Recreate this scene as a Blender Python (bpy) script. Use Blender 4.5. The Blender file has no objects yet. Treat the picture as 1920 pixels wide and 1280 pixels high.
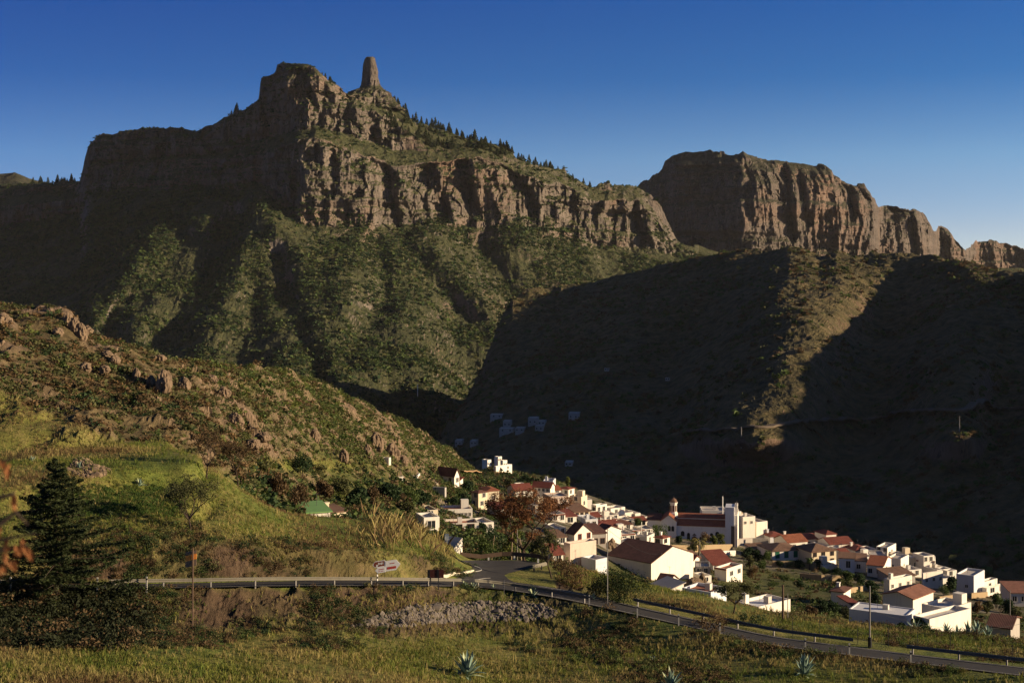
import bpy, bmesh, math, random
import numpy as np
from mathutils import Vector, Matrix

# ------------------------------------------------------------------ camera, sky, sun, exposure
SC = bpy.context.scene
COL = SC.collection
F = 2600.0            # focal length in photo pixels (1920 wide)
YH = 500.0            # photo row of the horizon
SUN_AZ = math.radians(98)     # clockwise from the view direction (+Y)
SUN_EL = math.radians(14)
SUN = np.array([math.sin(SUN_AZ) * math.cos(SUN_EL), math.cos(SUN_AZ) * math.cos(SUN_EL), math.sin(SUN_EL)])
cam_d = bpy.data.cameras.new("camera")
cam = bpy.data.objects.new("camera", cam_d)
COL.objects.link(cam)
cam.location = (0, 0, 0)
cam.rotation_euler = (math.radians(90), 0, 0)
cam_d.sensor_width = 36.0
cam_d.lens = 36.0 * F / 1920.0
cam_d.shift_y = (YH - 640.0) / 1920.0
cam_d.clip_start = 0.3
cam_d.clip_end = 60000
cam_d.dof.use_dof = True
cam_d.dof.focus_distance = 190.0
cam_d.dof.aperture_fstop = 2.8
SC.camera = cam
SC.view_settings.view_transform = 'Standard'
SC.view_settings.look = 'None'
SC.view_settings.gamma = 1.0
SC.view_settings.exposure = 1.0
world = bpy.data.worlds.new("World")
SC.world = world
world.use_nodes = True
wn, wl = world.node_tree.nodes, world.node_tree.links
bg = wn['Background']
sky = wn.new('ShaderNodeTexSky')
sky.sky_type = 'NISHITA'
sky.sun_disc = False
sky.sun_elevation = SUN_EL
sky.sun_rotation = SUN_AZ
sky.altitude = 1100
sky.air_density = 1.0
sky.dust_density = 0.3
sky.ozone_density = 4.0
tc = wn.new('ShaderNodeTexCoord')
sx = wn.new('ShaderNodeSeparateXYZ')
wl.new(tc.outputs['Generated'], sx.inputs[0])
mm = wn.new('ShaderNodeMath'); mm.operation = 'MULTIPLY_ADD'   # the clear upper sky reaches far down, as behind a polariser
mm.inputs[1].default_value = 3.0; mm.inputs[2].default_value = 0.05
wl.new(sx.outputs['Z'], mm.inputs[0])
cx = wn.new('ShaderNodeCombineXYZ')
wl.new(sx.outputs['X'], cx.inputs['X']); wl.new(sx.outputs['Y'], cx.inputs['Y']); wl.new(mm.outputs[0], cx.inputs['Z'])
nv = wn.new('ShaderNodeVectorMath'); nv.operation = 'NORMALIZE'
wl.new(cx.outputs[0], nv.inputs[0])
wl.new(nv.outputs[0], sky.inputs['Vector'])
# a polarised evening sky: deep blue overhead of the peaks, paler towards the horizon and towards the sun side
rp_ = wn.new('ShaderNodeValToRGB'); el = rp_.color_ramp.elements
for k_, (q_, c_) in enumerate(((0.0, (1.0, .73, .66)), (.027, (.99, .75, .68)), (.077, (.75, .84, .83)), (.133, (.21, .56, .81)), (.187, (.12, .47, .84)), (.28, (.22, .48, .80)), (.6, (.50, .55, .62)))):
    e_ = el[k_] if k_ < 2 else el.new(q_)
    e_.position = q_; e_.color = (*c_, 1)
wl.new(sx.outputs['Z'], rp_.inputs['Fac'])
t1 = wn.new('ShaderNodeMix'); t1.data_type = 'RGBA'; t1.blend_type = 'MULTIPLY'; t1.inputs['Factor'].default_value = 1.0
wl.new(sky.outputs['Color'], t1.inputs['A']); wl.new(rp_.outputs['Color'], t1.inputs['B'])
az_ = wn.new('ShaderNodeVectorMath'); az_.operation = 'MULTIPLY_ADD'
cl_ = wn.new('ShaderNodeClamp'); cl_.inputs['Min'].default_value = -.45; cl_.inputs['Max'].default_value = .45
wl.new(sx.outputs['X'], cl_.inputs['Value']); wl.new(cl_.outputs[0], az_.inputs[0])
az_.inputs[1].default_value = (1.0, .65, .28); az_.inputs[2].default_value = (1, 1, 1)
t2 = wn.new('ShaderNodeMix'); t2.data_type = 'RGBA'; t2.blend_type = 'MULTIPLY'; t2.inputs['Factor'].default_value = 1.0
wl.new(t1.outputs['Result'], t2.inputs['A']); wl.new(az_.outputs[0], t2.inputs['B'])
wl.new(t2.outputs['Result'], bg.inputs['Color'])
bg.inputs['Strength'].default_value = 0.1
sun_d = bpy.data.lights.new("sun", 'SUN')
sun_d.energy = 5.0
sun_d.angle = math.radians(0.5)
sun_d.color = (1.0, 0.79, 0.52)
sun_o = bpy.data.objects.new("sun", sun_d)
COL.objects.link(sun_o)
sun_o.rotation_euler = Vector(SUN).to_track_quat('Z', 'Y').to_euler()

# ------------------------------------------------------------------ helpers
RNG = np.random.default_rng(7)

def uu(px):
    return (np.asarray(px, float) - 960.0) / F

def P3(px, row, Y):
    """the point seen at photo pixel (px, row) at distance Y"""
    return Vector(((px - 960.0) / F * Y, Y, (YH - row) / F * Y))

def _h(ix, iy, iz, seed):
    with np.errstate(over='ignore'):
        h = (ix.astype(np.int64) * 374761393 + iy.astype(np.int64) * 668265263 + iz.astype(np.int64) * 2147483647 + seed * 974634777) & 0xffffffff
        h = ((h ^ (h >> 13)) * 1274126177) & 0xffffffff
        h = ((h ^ (h >> 16)) * 2246822519) & 0xffffffff
        h = h ^ (h >> 15)
    return (h & 0xffffff) / float(0xffffff)

def vnoise(x, y, z=0.0, seed=0):
    x, y, z = np.broadcast_arrays(np.asarray(x, float), np.asarray(y, float), np.asarray(z, float))
    xi, yi, zi = np.floor(x).astype(np.int64), np.floor(y).astype(np.int64), np.floor(z).astype(np.int64)
    xf, yf, zf = x - xi, y - yi, z - zi
    s = lambda t: t * t * t * (t * (t * 6 - 15) + 10)
    ux, uy, uz = s(xf), s(yf), s(zf)
    r = 0
    for dz in (0, 1):
        a = _h(xi, yi, zi + dz, seed) * (1 - ux) + _h(xi + 1, yi, zi + dz, seed) * ux
        b = _h(xi, yi + 1, zi + dz, seed) * (1 - ux) + _h(xi + 1, yi + 1, zi + dz, seed) * ux
        r = r + (a * (1 - uy) + b * uy) * (uz if dz else 1 - uz)
    return r * 2 - 1

def fbm(x, y, z=0.0, o=4, seed=0, g=0.5):
    r, a, t = 0, 1.0, 0
    for i in range(o):
        r = r + a * vnoise(x * 2 ** i + 13.7 * i, y * 2 ** i + 7.1 * i, np.asarray(z) * 2 ** i + 3.3 * i, seed + i)
        t += a; a *= g
    return r / t

def ridged(x, y, z=0.0, o=4, seed=0, g=0.55):
    r, a, t = 0, 1.0, 0
    for i in range(o):
        n = 1 - np.abs(vnoise(x * 2 ** i + 13.7 * i, y * 2 ** i + 7.1 * i, np.asarray(z) * 2 ** i + 3.3 * i, seed + i)) * 2
        r = r + a * n; t += a; a *= g
    return r / t

def smooth01(t):
    t = np.clip(t, 0, 1)
    return t * t * (3 - 2 * t)

def segdist(px, py, pts):
    """distance in photo pixels to a polyline and signed side (right of it > 0)"""
    best = np.full(np.shape(px), 1e9); side = np.zeros(np.shape(px))
    for (x0, y0), (x1, y1) in zip(pts[:-1], pts[1:]):
        dx, dy = x1 - x0, y1 - y0
        L2 = dx * dx + dy * dy
        t = np.clip(((px - x0) * dx + (py - y0) * dy) / L2, 0, 1)
        d = np.hypot(px - x0 - t * dx, py - y0 - t * dy)
        sd = px - x0 - t * dx
        m = d < best
        best = np.where(m, d, best); side = np.where(m, sd, side)
    return best, side

def gsmooth(a, sig, axis=0):
    if sig <= 0: return a
    r = int(3 * sig) + 1
    k = np.exp(-0.5 * (np.arange(-r, r + 1) / sig) ** 2); k /= k.sum()
    a = np.moveaxis(a, axis, 0)
    p = np.concatenate([np.repeat(a[:1], r, 0), a, np.repeat(a[-1:], r, 0)], 0)
    o = sum(k[i] * p[i:i + a.shape[0]] for i in range(2 * r + 1))
    return np.moveaxis(o, 0, axis)

def grid_mesh(name, V, mats, smooth=False, attrs=None):
    """V: (nx, nt, 3) array -> one mesh"""
    nx, nt = V.shape[:2]
    idx = np.arange(nx * nt).reshape(nx, nt)
    q = np.stack([idx[:-1, :-1], idx[1:, :-1], idx[1:, 1:], idx[:-1, 1:]], -1).reshape(-1, 4)
    return raw_mesh(name, V.reshape(-1, 3), q, mats, smooth, attrs)

def raw_mesh(name, verts, faces, mats, smooth=False, attrs=None, midx=None):
    verts = np.ascontiguousarray(verts, dtype=np.float32); faces = np.ascontiguousarray(faces, dtype=np.int32)
    me = bpy.data.meshes.new(name)
    n = faces.shape[1]
    me.vertices.add(len(verts)); me.vertices.foreach_set('co', verts.ravel())
    me.loops.add(faces.size); me.loops.foreach_set('vertex_index', faces.ravel())
    me.polygons.add(len(faces)); me.polygons.foreach_set('loop_start', np.arange(0, faces.size, n, dtype=np.int32))
    me.polygons.foreach_set('loop_total', np.full(len(faces), n, dtype=np.int32))
    if midx is not None: me.polygons.foreach_set('material_index', np.ascontiguousarray(midx, dtype=np.int32))
    me.polygons.foreach_set('use_smooth', np.full(len(faces), smooth, dtype=bool))
    for m in (mats if isinstance(mats, (list, tuple)) else [mats]): me.materials.append(m)
    for k, v in (attrs or {}).items():
        a = me.attributes.new(k, 'FLOAT', 'POINT'); a.data.foreach_set('value', np.ascontiguousarray(v, dtype=np.float32).ravel())
    me.update(calc_edges=True)
    return me

def link(name, me, parent=None, loc=None):
    o = bpy.data.objects.new(name, me); COL.objects.link(o)
    if parent is not None: o.parent = parent
    if loc is not None: o.location = loc
    return o

def tag(o, label=None, cat=None, group=None, kind=None):
    if label: o['label'] = label
    if cat: o['category'] = cat
    if group: o['group'] = group
    if kind: o['kind'] = kind
    return o

def thing(name, loc, label, cat, group=None, rz=0.0):
    o = bpy.data.objects.new(name, None); COL.objects.link(o)
    o.location = loc; o.rotation_euler = (0, 0, rz); o.empty_display_size = 0.5
    return tag(o, label, cat, group)

# ------------------------------------------------------------------ materials
class NT:
    def __init__(s, name):
        s.m = bpy.data.materials.new(name); s.m.use_nodes = True
        s.n, s.l = s.m.node_tree.nodes, s.m.node_tree.links
        s.b = s.n['Principled BSDF']; s.b.inputs['Roughness'].default_value = 0.9
        s.b.inputs['Specular IOR Level'].default_value = 0.15
        s._tc = None
    def new(s, t, **kw):
        x = s.n.new(t)
        for k, v in kw.items(): setattr(x, k, v)
        return x
    def put(s, sock, v):
        if isinstance(v, bpy.types.NodeSocket): s.l.new(v, sock)
        elif isinstance(v, (tuple, list)) and len(v) == 3 and sock.type == 'RGBA': sock.default_value = (*v, 1)
        else: sock.default_value = v
    def co(s):
        if s._tc is None: s._tc = s.new('ShaderNodeTexCoord')
        return s._tc.outputs['Object']
    def mapped(s, scale):
        m = s.new('ShaderNodeMapping'); m.inputs['Scale'].default_value = scale
        s.l.new(s.co(), m.inputs[0]); return m.outputs[0]
    def noise(s, scale, detail=5, rough=0.6, vec=None, dist=0.0):
        x = s.new('ShaderNodeTexNoise'); x.inputs['Scale'].default_value = scale
        x.inputs['Detail'].default_value = detail; x.inputs['Roughness'].default_value = rough
        x.inputs['Distortion'].default_value = dist
        s.l.new(vec if vec is not None else s.co(), x.inputs['Vector']); return x.outputs['Fac']
    def ramp(s, fac, stops):
        x = s.new('ShaderNodeValToRGB'); e = x.color_ramp.elements
        while len(e) > 1: e.remove(e[-1])
        for i, (p, c) in enumerate(stops):
            k = e[0] if i == 0 else e.new(p)
            k.position = p; k.color = (*c, 1) if isinstance(c, (tuple, list)) else (c, c, c, 1)
        s.put(x.inputs['Fac'], fac); return x.outputs['Color']
    def mix(s, f, a, b, mode='MIX'):
        x = s.new('ShaderNodeMix', data_type='RGBA', blend_type=mode)
        s.put(x.inputs['Factor'], f); s.put(x.inputs['A'], a); s.put(x.inputs['B'], b)
        return x.outputs['Result']
    def math(s, op, a, b=0.0, clamp=False):
        x = s.new('ShaderNodeMath', operation=op); x.use_clamp = clamp
        s.put(x.inputs[0], a); s.put(x.inputs[1], b); return x.outputs[0]
    def attr(s, name):
        x = s.new('ShaderNodeAttribute'); x.attribute_name = name; return x.outputs['Fac']
    def bump(s, h, strength=0.5, dist=1.0):
        x = s.new('ShaderNodeBump'); x.inputs['Strength'].default_value = strength; x.inputs['Distance'].default_value = dist
        s.put(x.inputs['Height'], h); s.l.new(x.outputs[0], s.b.inputs['Normal'])
    def color(s, c): s.put(s.b.inputs['Base Color'], c)
    def rough(s, r): s.put(s.b.inputs['Roughness'], r)

def simple(name, c, rough=0.85, var=0.25, scale=3.0, metal=0.0, bump=0.0):
    t = NT(name)
    n = t.noise(scale, 4)
    t.color(t.mix(n, tuple(x * (1 - var) for x in c), tuple(min(1, x * (1 + var)) for x in c)))
    t.rough(rough); t.b.inputs['Metallic'].default_value = metal
    if bump: t.bump(n, 0.4, bump)
    return t.m

def foliage(name, dark, light, scale=0.6):
    """leaf material: tone varies from clump to clump and from object to object; a little light passes through"""
    t = NT(name)
    oi = t.new('ShaderNodeObjectInfo')
    n = t.noise(scale, 3)
    c = t.ramp(n, [(0.3, dark), (0.7, light)])
    c = t.mix(t.math('MULTIPLY', oi.outputs['Random'], 0.35), c, tuple(0.5 * (a + b) * 1.25 for a, b in zip(dark, light)))
    t.color(c); t.rough(0.75)
    tr = t.new('ShaderNodeBsdfTranslucent'); t.put(tr.inputs['Color'], c)
    mx = t.new('ShaderNodeMixShader'); mx.inputs[0].default_value = 0.25
    out = t.n['Material Output']
    t.l.new(t.b.outputs[0], mx.inputs[1]); t.l.new(tr.outputs[0], mx.inputs[2]); t.l.new(mx.outputs[0], out.inputs[0])
    return t.m

# ------------------------------------------------------------------ terrain: every sheet is a loft of radial profiles
class Sheet:
    """columns {photo px: [(photo row, distance), ...]}; the profile points of all columns mean the same thing (foot, cliff base, crest ...)"""
    def __init__(s, cols, xs, sub, dense=None, ysig=6.0, tsig=1.0, scale=1.0, csig=0.0):
        s.xs = np.asarray(xs, float)
        ks = sorted(cols); n = len(cols[ks[0]])
        A = np.array([cols[k] for k in ks], float); A[:, :, 1] *= scale
        R = np.stack([np.interp(s.xs, ks, A[:, i, 0]) for i in range(n)], 1)
        Y = np.stack([np.interp(s.xs, ks, A[:, i, 1]) for i in range(n)], 1)
        for k, pts in (dense or {}).items():
            p = np.array(pts, float)
            R[:, k] = np.where((s.xs >= p[0, 0]) & (s.xs <= p[-1, 0]), np.interp(s.xs, p[:, 0], p[:, 1]), R[:, k])
        Y = gsmooth(Y, ysig, 0)
        R0 = R.copy(); R = gsmooth(R, ysig, 0)
        for k in (dense or {}): R[:, k] = gsmooth(R0[:, k], csig)
        s.kR, s.kY = R, Y
        t = np.concatenate([[0.0]] + [i + (np.arange(m) + 1.0) / m for i, m in enumerate(sub)])
        s.t = t
        i0 = np.clip(t.astype(int), 0, n - 2); f = t - i0
        Z = (YH - R) / F * Y
        s.Y = Y[:, i0] * (1 - f) + Y[:, i0 + 1] * f
        # straight in space between profile points, so that the slopes are real slopes
        s.Z = Z[:, i0] * (1 - f) + Z[:, i0 + 1] * f
        if tsig:
            s.Y, s.Z = gsmooth(s.Y, tsig, 1), gsmooth(s.Z, tsig, 1)
        s.u = uu(s.xs)[:, None] * np.ones((1, len(t)))
    @property
    def row(s): return YH - s.Z / s.Y * F
    @property
    def px(s): return s.xs[:, None] * np.ones((1, len(s.t)))
    def push(s, dY):
        """move points along the line of the profile's own radius"""
        k = (s.Y + dY) / s.Y
        s.Y = s.Y * k; s.Z = s.Z * k
    def V(s): return np.stack([s.u * s.Y, s.Y, s.Z], -1)
    def col(s, px):
        f = np.interp(px, s.xs, np.arange(len(s.xs))); i = int(min(f, len(s.xs) - 2)); return i, f - i
    def z_at(s, px, Y):
        i, f = s.col(px); r = []
        for j in (i, i + 1):
            yy = np.maximum.accumulate(s.Y[j]); r.append(np.interp(Y, yy, s.Z[j]))
        return r[0] * (1 - f) + r[1] * f
    def zxy(s, x, y): return s.z_at(960 + F * x / y, y)
    def hit(s, px, row, ymin=0):
        """distance at which the ray through (px, row) first meets the sheet beyond ymin"""
        i, f = s.col(px)
        yy = s.Y[i] * (1 - f) + s.Y[i + 1] * f; zz = s.Z[i] * (1 - f) + s.Z[i + 1] * f
        rr = YH - zz / yy * F
        for a in range(len(yy) - 1):
            if yy[a + 1] > ymin and rr[a] >= row > rr[a + 1]:
                g = (rr[a] - row) / (rr[a] - rr[a + 1]); return yy[a] + g * (yy[a + 1] - yy[a])
        return None

def xrange(*segs):
    """(start, stop, step) runs joined"""
    return np.unique(np.concatenate([np.arange(a, b + 1e-6, st) for a, b, st in segs]))

# ---- near ground: meadow, road bench, banks, terraces, rocky hill on the left, village slope on the right
# profile points: 0 under camera, 1 slope, 2 meadow front, 3 foot of the lower bank, 4 road near edge, 5 road far edge, 6 bank top / field,
#                 7 hump or field crest, 8 hidden dip, 9 start of the village slope or hill, 10 middle, 11 crest, 12 behind, 13 valley
def G(a, *p): return [(7000, 3), (2600, 28)] + list(p)
ground_cols = {
 -900: G(0, (1400, 70), (1168, 100), (1108, 103), (1098, 110), (1000, 113), (840, 130), (830, 138), (810, 148), (640, 180), (470, 225), (530, 300), (1150, 700)),
 0:    G(0, (1400, 76), (1168, 107), (1104, 110), (1094, 116.5), (1005, 119), (862, 138), (856, 146), (832, 152), (705, 187), (572, 228), (600, 290), (1150, 700)),
 150:  G(0, (1400, 77), (1170, 110), (1104, 113), (1094, 119.5), (1010, 122), (850, 144), (842, 151), (826, 157), (725, 192), (608, 232), (650, 300), (1150, 700)),
 340:  G(0, (1400, 78), (1168, 114), (1101, 117), (1092, 123.5), (1020, 126), (833, 152), (832, 160), (822, 167), (752, 198), (680, 240), (730, 310), (1150, 700)),
 400:  G(0, (1400, 79), (1168, 115), (1100, 118), (1091, 124.5), (1022, 127), (885, 148), (900, 160), (870, 172), (778, 208), (680, 252), (730, 330), (1150, 700)),
 480:  G(0, (1400, 80), (1168, 116.5), (1098, 120), (1089, 126.5), (1022, 129), (928, 149), (960, 163), (922, 182), (800, 222), (682, 272), (740, 350), (1150, 700)),
 600:  G(0, (1400, 82), (1172, 118), (1097, 124), (1087, 130.5), (1030, 133), (966, 152), (1000, 166), (962, 212), (850, 262), (725, 325), (790, 400), (1150, 720)),
 740:  G(0, (1400, 84), (1182, 122), (1097, 129), (1085, 135.5), (1036, 138), (978, 156), (1015, 172), (965, 252), (890, 312), (790, 392), (860, 470), (1150, 760)),
 850:  G(0, (1400, 87), (1178, 128), (1098, 137), (1085, 143.5), (1058, 147), (1030, 157), (1070, 175), (1003, 275), (915, 395), (850, 482), (920, 560), (1150, 800)),
 905:  G(0, (1400, 92), (1176, 130), (1099, 140), (1086, 147), (1064, 158), (1050, 168), (1080, 182), (1003, 285), (945, 390), (890, 522), (950, 600), (1180, 820)),
 960:  G(0, (1400, 93), (1176, 131), (1106, 141), (1090, 147.5), (1066, 158), (1047, 170), (1080, 185), (1012, 280), (950, 390), (884, 540), (950, 620), (1180, 820)),
 1060: G(0, (1400, 93), (1182, 130), (1122, 138), (1105, 145), (1082, 155), (1062, 167), (1095, 185), (1045, 265), (965, 380), (906, 490), (980, 580), (1200, 820)),
 1200: G(0, (1400, 93), (1205, 124), (1153, 131), (1138, 137.5), (1118, 148), (1092, 168), (1125, 185), (1100, 285), (1030, 370), (964, 458), (1040, 540), (1220, 800)),
 1450: G(0, (1400, 93), (1250, 113), (1209, 120), (1193, 126.5), (1172, 136), (1148, 150), (1182, 168), (1135, 280), (1075, 360), (1014, 455), (1090, 530), (1250, 780)),
 1700: G(0, (1400, 92), (1290, 106), (1240, 113), (1225, 119.5), (1206, 130), (1180, 145), (1215, 162), (1180, 225), (1120, 320), (1068, 412), (1140, 500), (1280, 760)),
 1920: G(0, (1400, 91), (1315, 101), (1266, 107), (1251, 113.5), (1232, 124), (1200, 140), (1235, 156), (1205, 210), (1155, 290), (1110, 372), (1190, 460), (1320, 740)),
 2900: G(0, (1440, 86), (1390, 90), (1350, 95), (1336, 101.5), (1318, 112), (1290, 125), (1320, 142), (1290, 180), (1240, 240), (1190, 310), (1270, 400), (1500, 700)),
}
ground_crest = [(0, 572), (60, 575), (115, 577), (135, 590), (150, 606), (165, 632), (240, 645), (300, 670), (340, 680), (400, 680), (480, 682), (520, 690), (560, 705),
                (620, 735), (680, 760), (740, 789), (800, 819), (850, 849), (880, 874), (900, 884), (912, 873), (945, 872), (962, 880), (985, 884), (1020, 889), (1060, 905), (1100, 924), (1150, 944),
                (1180, 955), (1205, 972), (1240, 985), (1400, 1008), (1500, 1018), (1600, 1042), (1700, 1066), (1800, 1088), (1920, 1110)]
ground_hump = [(0, 862), (150, 850), (300, 838), (345, 832), (365, 843), (400, 882), (450, 910), (500, 938), (545, 958), (620, 967), (720, 975), (770, 985), (820, 1010),
               (850, 1030), (880, 1048), (905, 1050), (960, 1048)]
GX = xrange((-900, -60, 14), (-60, 1980, 2.5), (1980, 2900, 16))
ground = Sheet(ground_cols, GX, [6, 12, 30, 12, 4, 10, 34, 6, 14, 60, 60, 10, 14], {11: ground_crest, 7: ground_hump}, ysig=12, tsig=0.8, csig=2.5)
gY, gZ, gP = ground.Y, ground.Z, ground.px
gX = ground.u * gY
tt = ground.t[None, :] + 0 * gP
rocky = smooth01((tt - 8.75) / 0.6) * smooth01((12.2 - tt) / 0.8) * smooth01((930 - gP) / 120)      # the rocky hill on the left
bank = (smooth01((tt - 2.85) / 0.15) * smooth01((4.0 - tt) / 0.12) + smooth01((tt - 5.0) / 0.12) * smooth01((6.15 - tt) / 0.2)) * smooth01((1150 - gP) / 120)
bank = bank * (1 - smooth01((gP - 846) / 10) * smooth01((1048 - gP) / 12) * (tt > 4.9))
road_mask = smooth01((tt - 3.9) / 0.1) * smooth01((5.1 - tt) / 0.1)
hair = smooth01((gP - 846) / 10) * smooth01((1048 - gP) / 12) * smooth01((tt - 4.9) / 0.1) * smooth01((7.6 - tt) / 0.3)      # the hairpin bend is graded flat
free = (1 - road_mask) * (1 - hair)
dz = 0.35 * fbm(gX / 9, gY / 9, 0, 4, 11) * free + 0.9 * fbm(gX / 40, gY / 40, 0, 3, 12) * free * smooth01((tt - 5.5) / 1.0)
rk = ridged(gX / 14, gY / 14, 0, 5, 21)
dz = dz + rocky * (2.6 * np.clip(rk - 0.15, 0, 1) ** 1.2 + 1.6 * fbm(gX / 26, gY / 26, 0, 4, 23))
out = np.clip(fbm(gX / 5.5, gY / 5.5, 0, 3, 31) - 0.12, 0, 1) * np.clip(fbm(gX / 30, gY / 30, 0, 2, 33) + 0.25, 0, 1)
outk = 0 * out
for cx_, cy_, w_ in ((310, 680, 60), (140, 600, 70), (60, 620, 70), (410, 720, 60), (700, 810, 70), (480, 800, 60), (20, 590, 50), (220, 650, 60)):
    outk = np.maximum(outk, np.exp(-((gP - cx_) / w_) ** 2 - ((ground.row - cy_) / w_) ** 2))
blk = _h(np.floor((gX + 2 * fbm(gX / 5, gY / 5, 0, 2, 35)) / 1.9).astype(np.int64), np.floor((gY + 2 * fbm(gX / 5, gY / 5, 3, 2, 36)) / 2.4).astype(np.int64), np.zeros(gX.shape, np.int64), 37)
rockm = np.clip(out * (0.6 + 1.6 * outk) * 5, 0, 1) * rocky
low_ = smooth01((11.0 - tt) / 0.7)
dz = dz + rockm * (0.3 + 1.5 * blk ** 2) * (.25 + .75 * low_)
dz = dz + rocky * 2.6 * out * (0.5 + outk) * (.35 + .65 * low_)                                                       # rock outcrops
bk = ridged(gX / 2.2, gY / 2.2, gZ / 2.0, 4, 41)
dz = dz + bank * 0.55 * (bk - 0.2)
dz = dz + 0.9 * fbm(gX / 60, gY / 60, 0, 3, 51) * smooth01((tt - 9) / 1) * (1 - rocky)
tz = ground.Z + dz; th_ = 2.3                                               # cultivation terraces: level shelves and short steep risers
fr_ = tz / th_ - np.floor(tz / th_)
tq = th_ * (np.floor(tz / th_) + smooth01((fr_ - .62) / .38))
tm = smooth01((tt - 6.2) / .2) * smooth01((9.3 - tt) / .3) * smooth01((430 - gP) / 60) * .75
dz = dz + tm * (tq - tz)
ground.Z = ground.Z + dz
ground.Z = np.where(road_mask > 0.5, ground.Z - 0.12, ground.Z)

# ---- far side of the valley: the shaded mountain on the right
mx_cols = {
 600:  [(1000, 900), (950, 1000), (900, 1080), (930, 1150), (930, 1200), (980, 1400), (1100, 2000)],
 780:  [(1000, 820), (930, 950), (880, 1050), (900, 1120), (885, 1180), (930, 1400), (1100, 2000)],
 850:  [(1020, 780), (900, 930), (850, 1060), (800, 1160), (782, 1230), (860, 1450), (1000, 2000)],
 950:  [(1060, 720), (890, 880), (780, 1100), (665, 1350), (575, 1560), (640, 1750), (900, 2200)],
 1100: [(1090, 670), (905, 830), (780, 1060), (640, 1360), (526, 1620), (620, 1800), (900, 2300)],
 1270: [(1130, 620), (930, 780), (800, 990), (640, 1290), (490, 1570), (600, 1760), (900, 2300)],
 1480: [(1170, 570), (960, 720), (800, 910), (620, 1190), (460, 1460), (580, 1640), (900, 2300)],
 1700: [(1210, 530), (1000, 660), (800, 870), (620, 1160), (469, 1390), (580, 1600), (900, 2300)],
 1920: [(1260, 490), (1030, 600), (790, 790), (630, 1010), (511, 1200), (600, 1400), (900, 2200)],
 2300: [(1330, 440), (1060, 520), (780, 660), (605, 820), (466, 960), (560, 1150), (900, 2000)],
 3000: [(1500, 400), (1060, 470), (690, 600), (510, 730), (376, 830), (440, 1030), (900, 1900)],
 4200: [(1700, 380), (1100, 440), (600, 560), (235, 690), (105, 800), (200, 1000), (900, 1800)],
 6500: [(2000, 330), (1200, 380), (500, 470), (150, 570), (60, 640), (250, 800), (900, 1600)],
}
mx_crest = [(850, 792), (880, 735), (905, 684), (922, 640), (942, 590), (962, 556), (1000, 540), (1100, 526), (1180, 510), (1270, 490), (1330, 476), (1380, 466), (1440, 468), (1480, 458),
            (1510, 463), (1540, 473), (1568, 465), (1600, 473), (1680, 469), (1760, 476), (1830, 490), (1870, 505), (1920, 511)]
MX = xrange((600, 1960, 2.6), (1960, 2600, 16), (2600, 6500, 60))
shade = Sheet(mx_cols, MX, [30, 60, 70, 80, 12, 10], {4: mx_crest}, ysig=10, tsig=1.5)
def lines(sh, feats):
    d = 0
    R = sh.row
    for pts, wl_, wr_, amp in feats:
        dist, side = segdist(sh.px, R, pts)
        w = wl_ + (wr_ - wl_) * (0.5 + 0.5 * np.tanh(side / (0.35 * max(wl_, wr_))))
        d = d + amp * np.exp(-(dist / w) ** 2)
    return d
spurs = [  # (line in the photo, width to the left, width to the right, metres: minus = comes forward)
 ([(1590, 495), (1545, 555), (1510, 595)], 190, 72, -66),
 ([(1495, 680), (1440, 705), (1405, 745), (1395, 790)], 190, 140, -115),
 ([(1800, 540), (1850, 590), (1830, 640)], 160, 60, -70),
 ([(1800, 700), (1790, 760), (1800, 810)], 140, 45, -70),
 ([(1250, 540), (1150, 640), (1080, 720)], 110, 80, -60),
 ([(1700, 500), (1650, 640), (1640, 780), (1600, 900)], 80, 80, 50),
 ([(1350, 520), (1300, 640), (1250, 740)], 60, 60, 40),
]
mxf = smooth01((shade.t[None, :] - 0.9) / 0.9) * smooth01((4.0 - shade.t[None, :]) / 0.7)
mxs = smooth01((shade.t[None, :] - 1.3) / 0.6) * smooth01((4.0 - shade.t[None, :]) / 0.7)
shade.push(lines(shade, spurs) * mxs)
sX = shade.u * shade.Y
shade.push(34 * (ridged(sX / 210, shade.Z / 420, 0, 4, 61) - 0.3) * -1 * mxf)
shade.Z = shade.Z + (5 * fbm(sX / 60, shade.Y / 60, 0, 5, 62) + 3.5 * (ridged(sX / 22, shade.Y / 22, 0, 4, 63) - .3)) * smooth01((shade.t[None, :] - 0.1) / 0.5)

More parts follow.
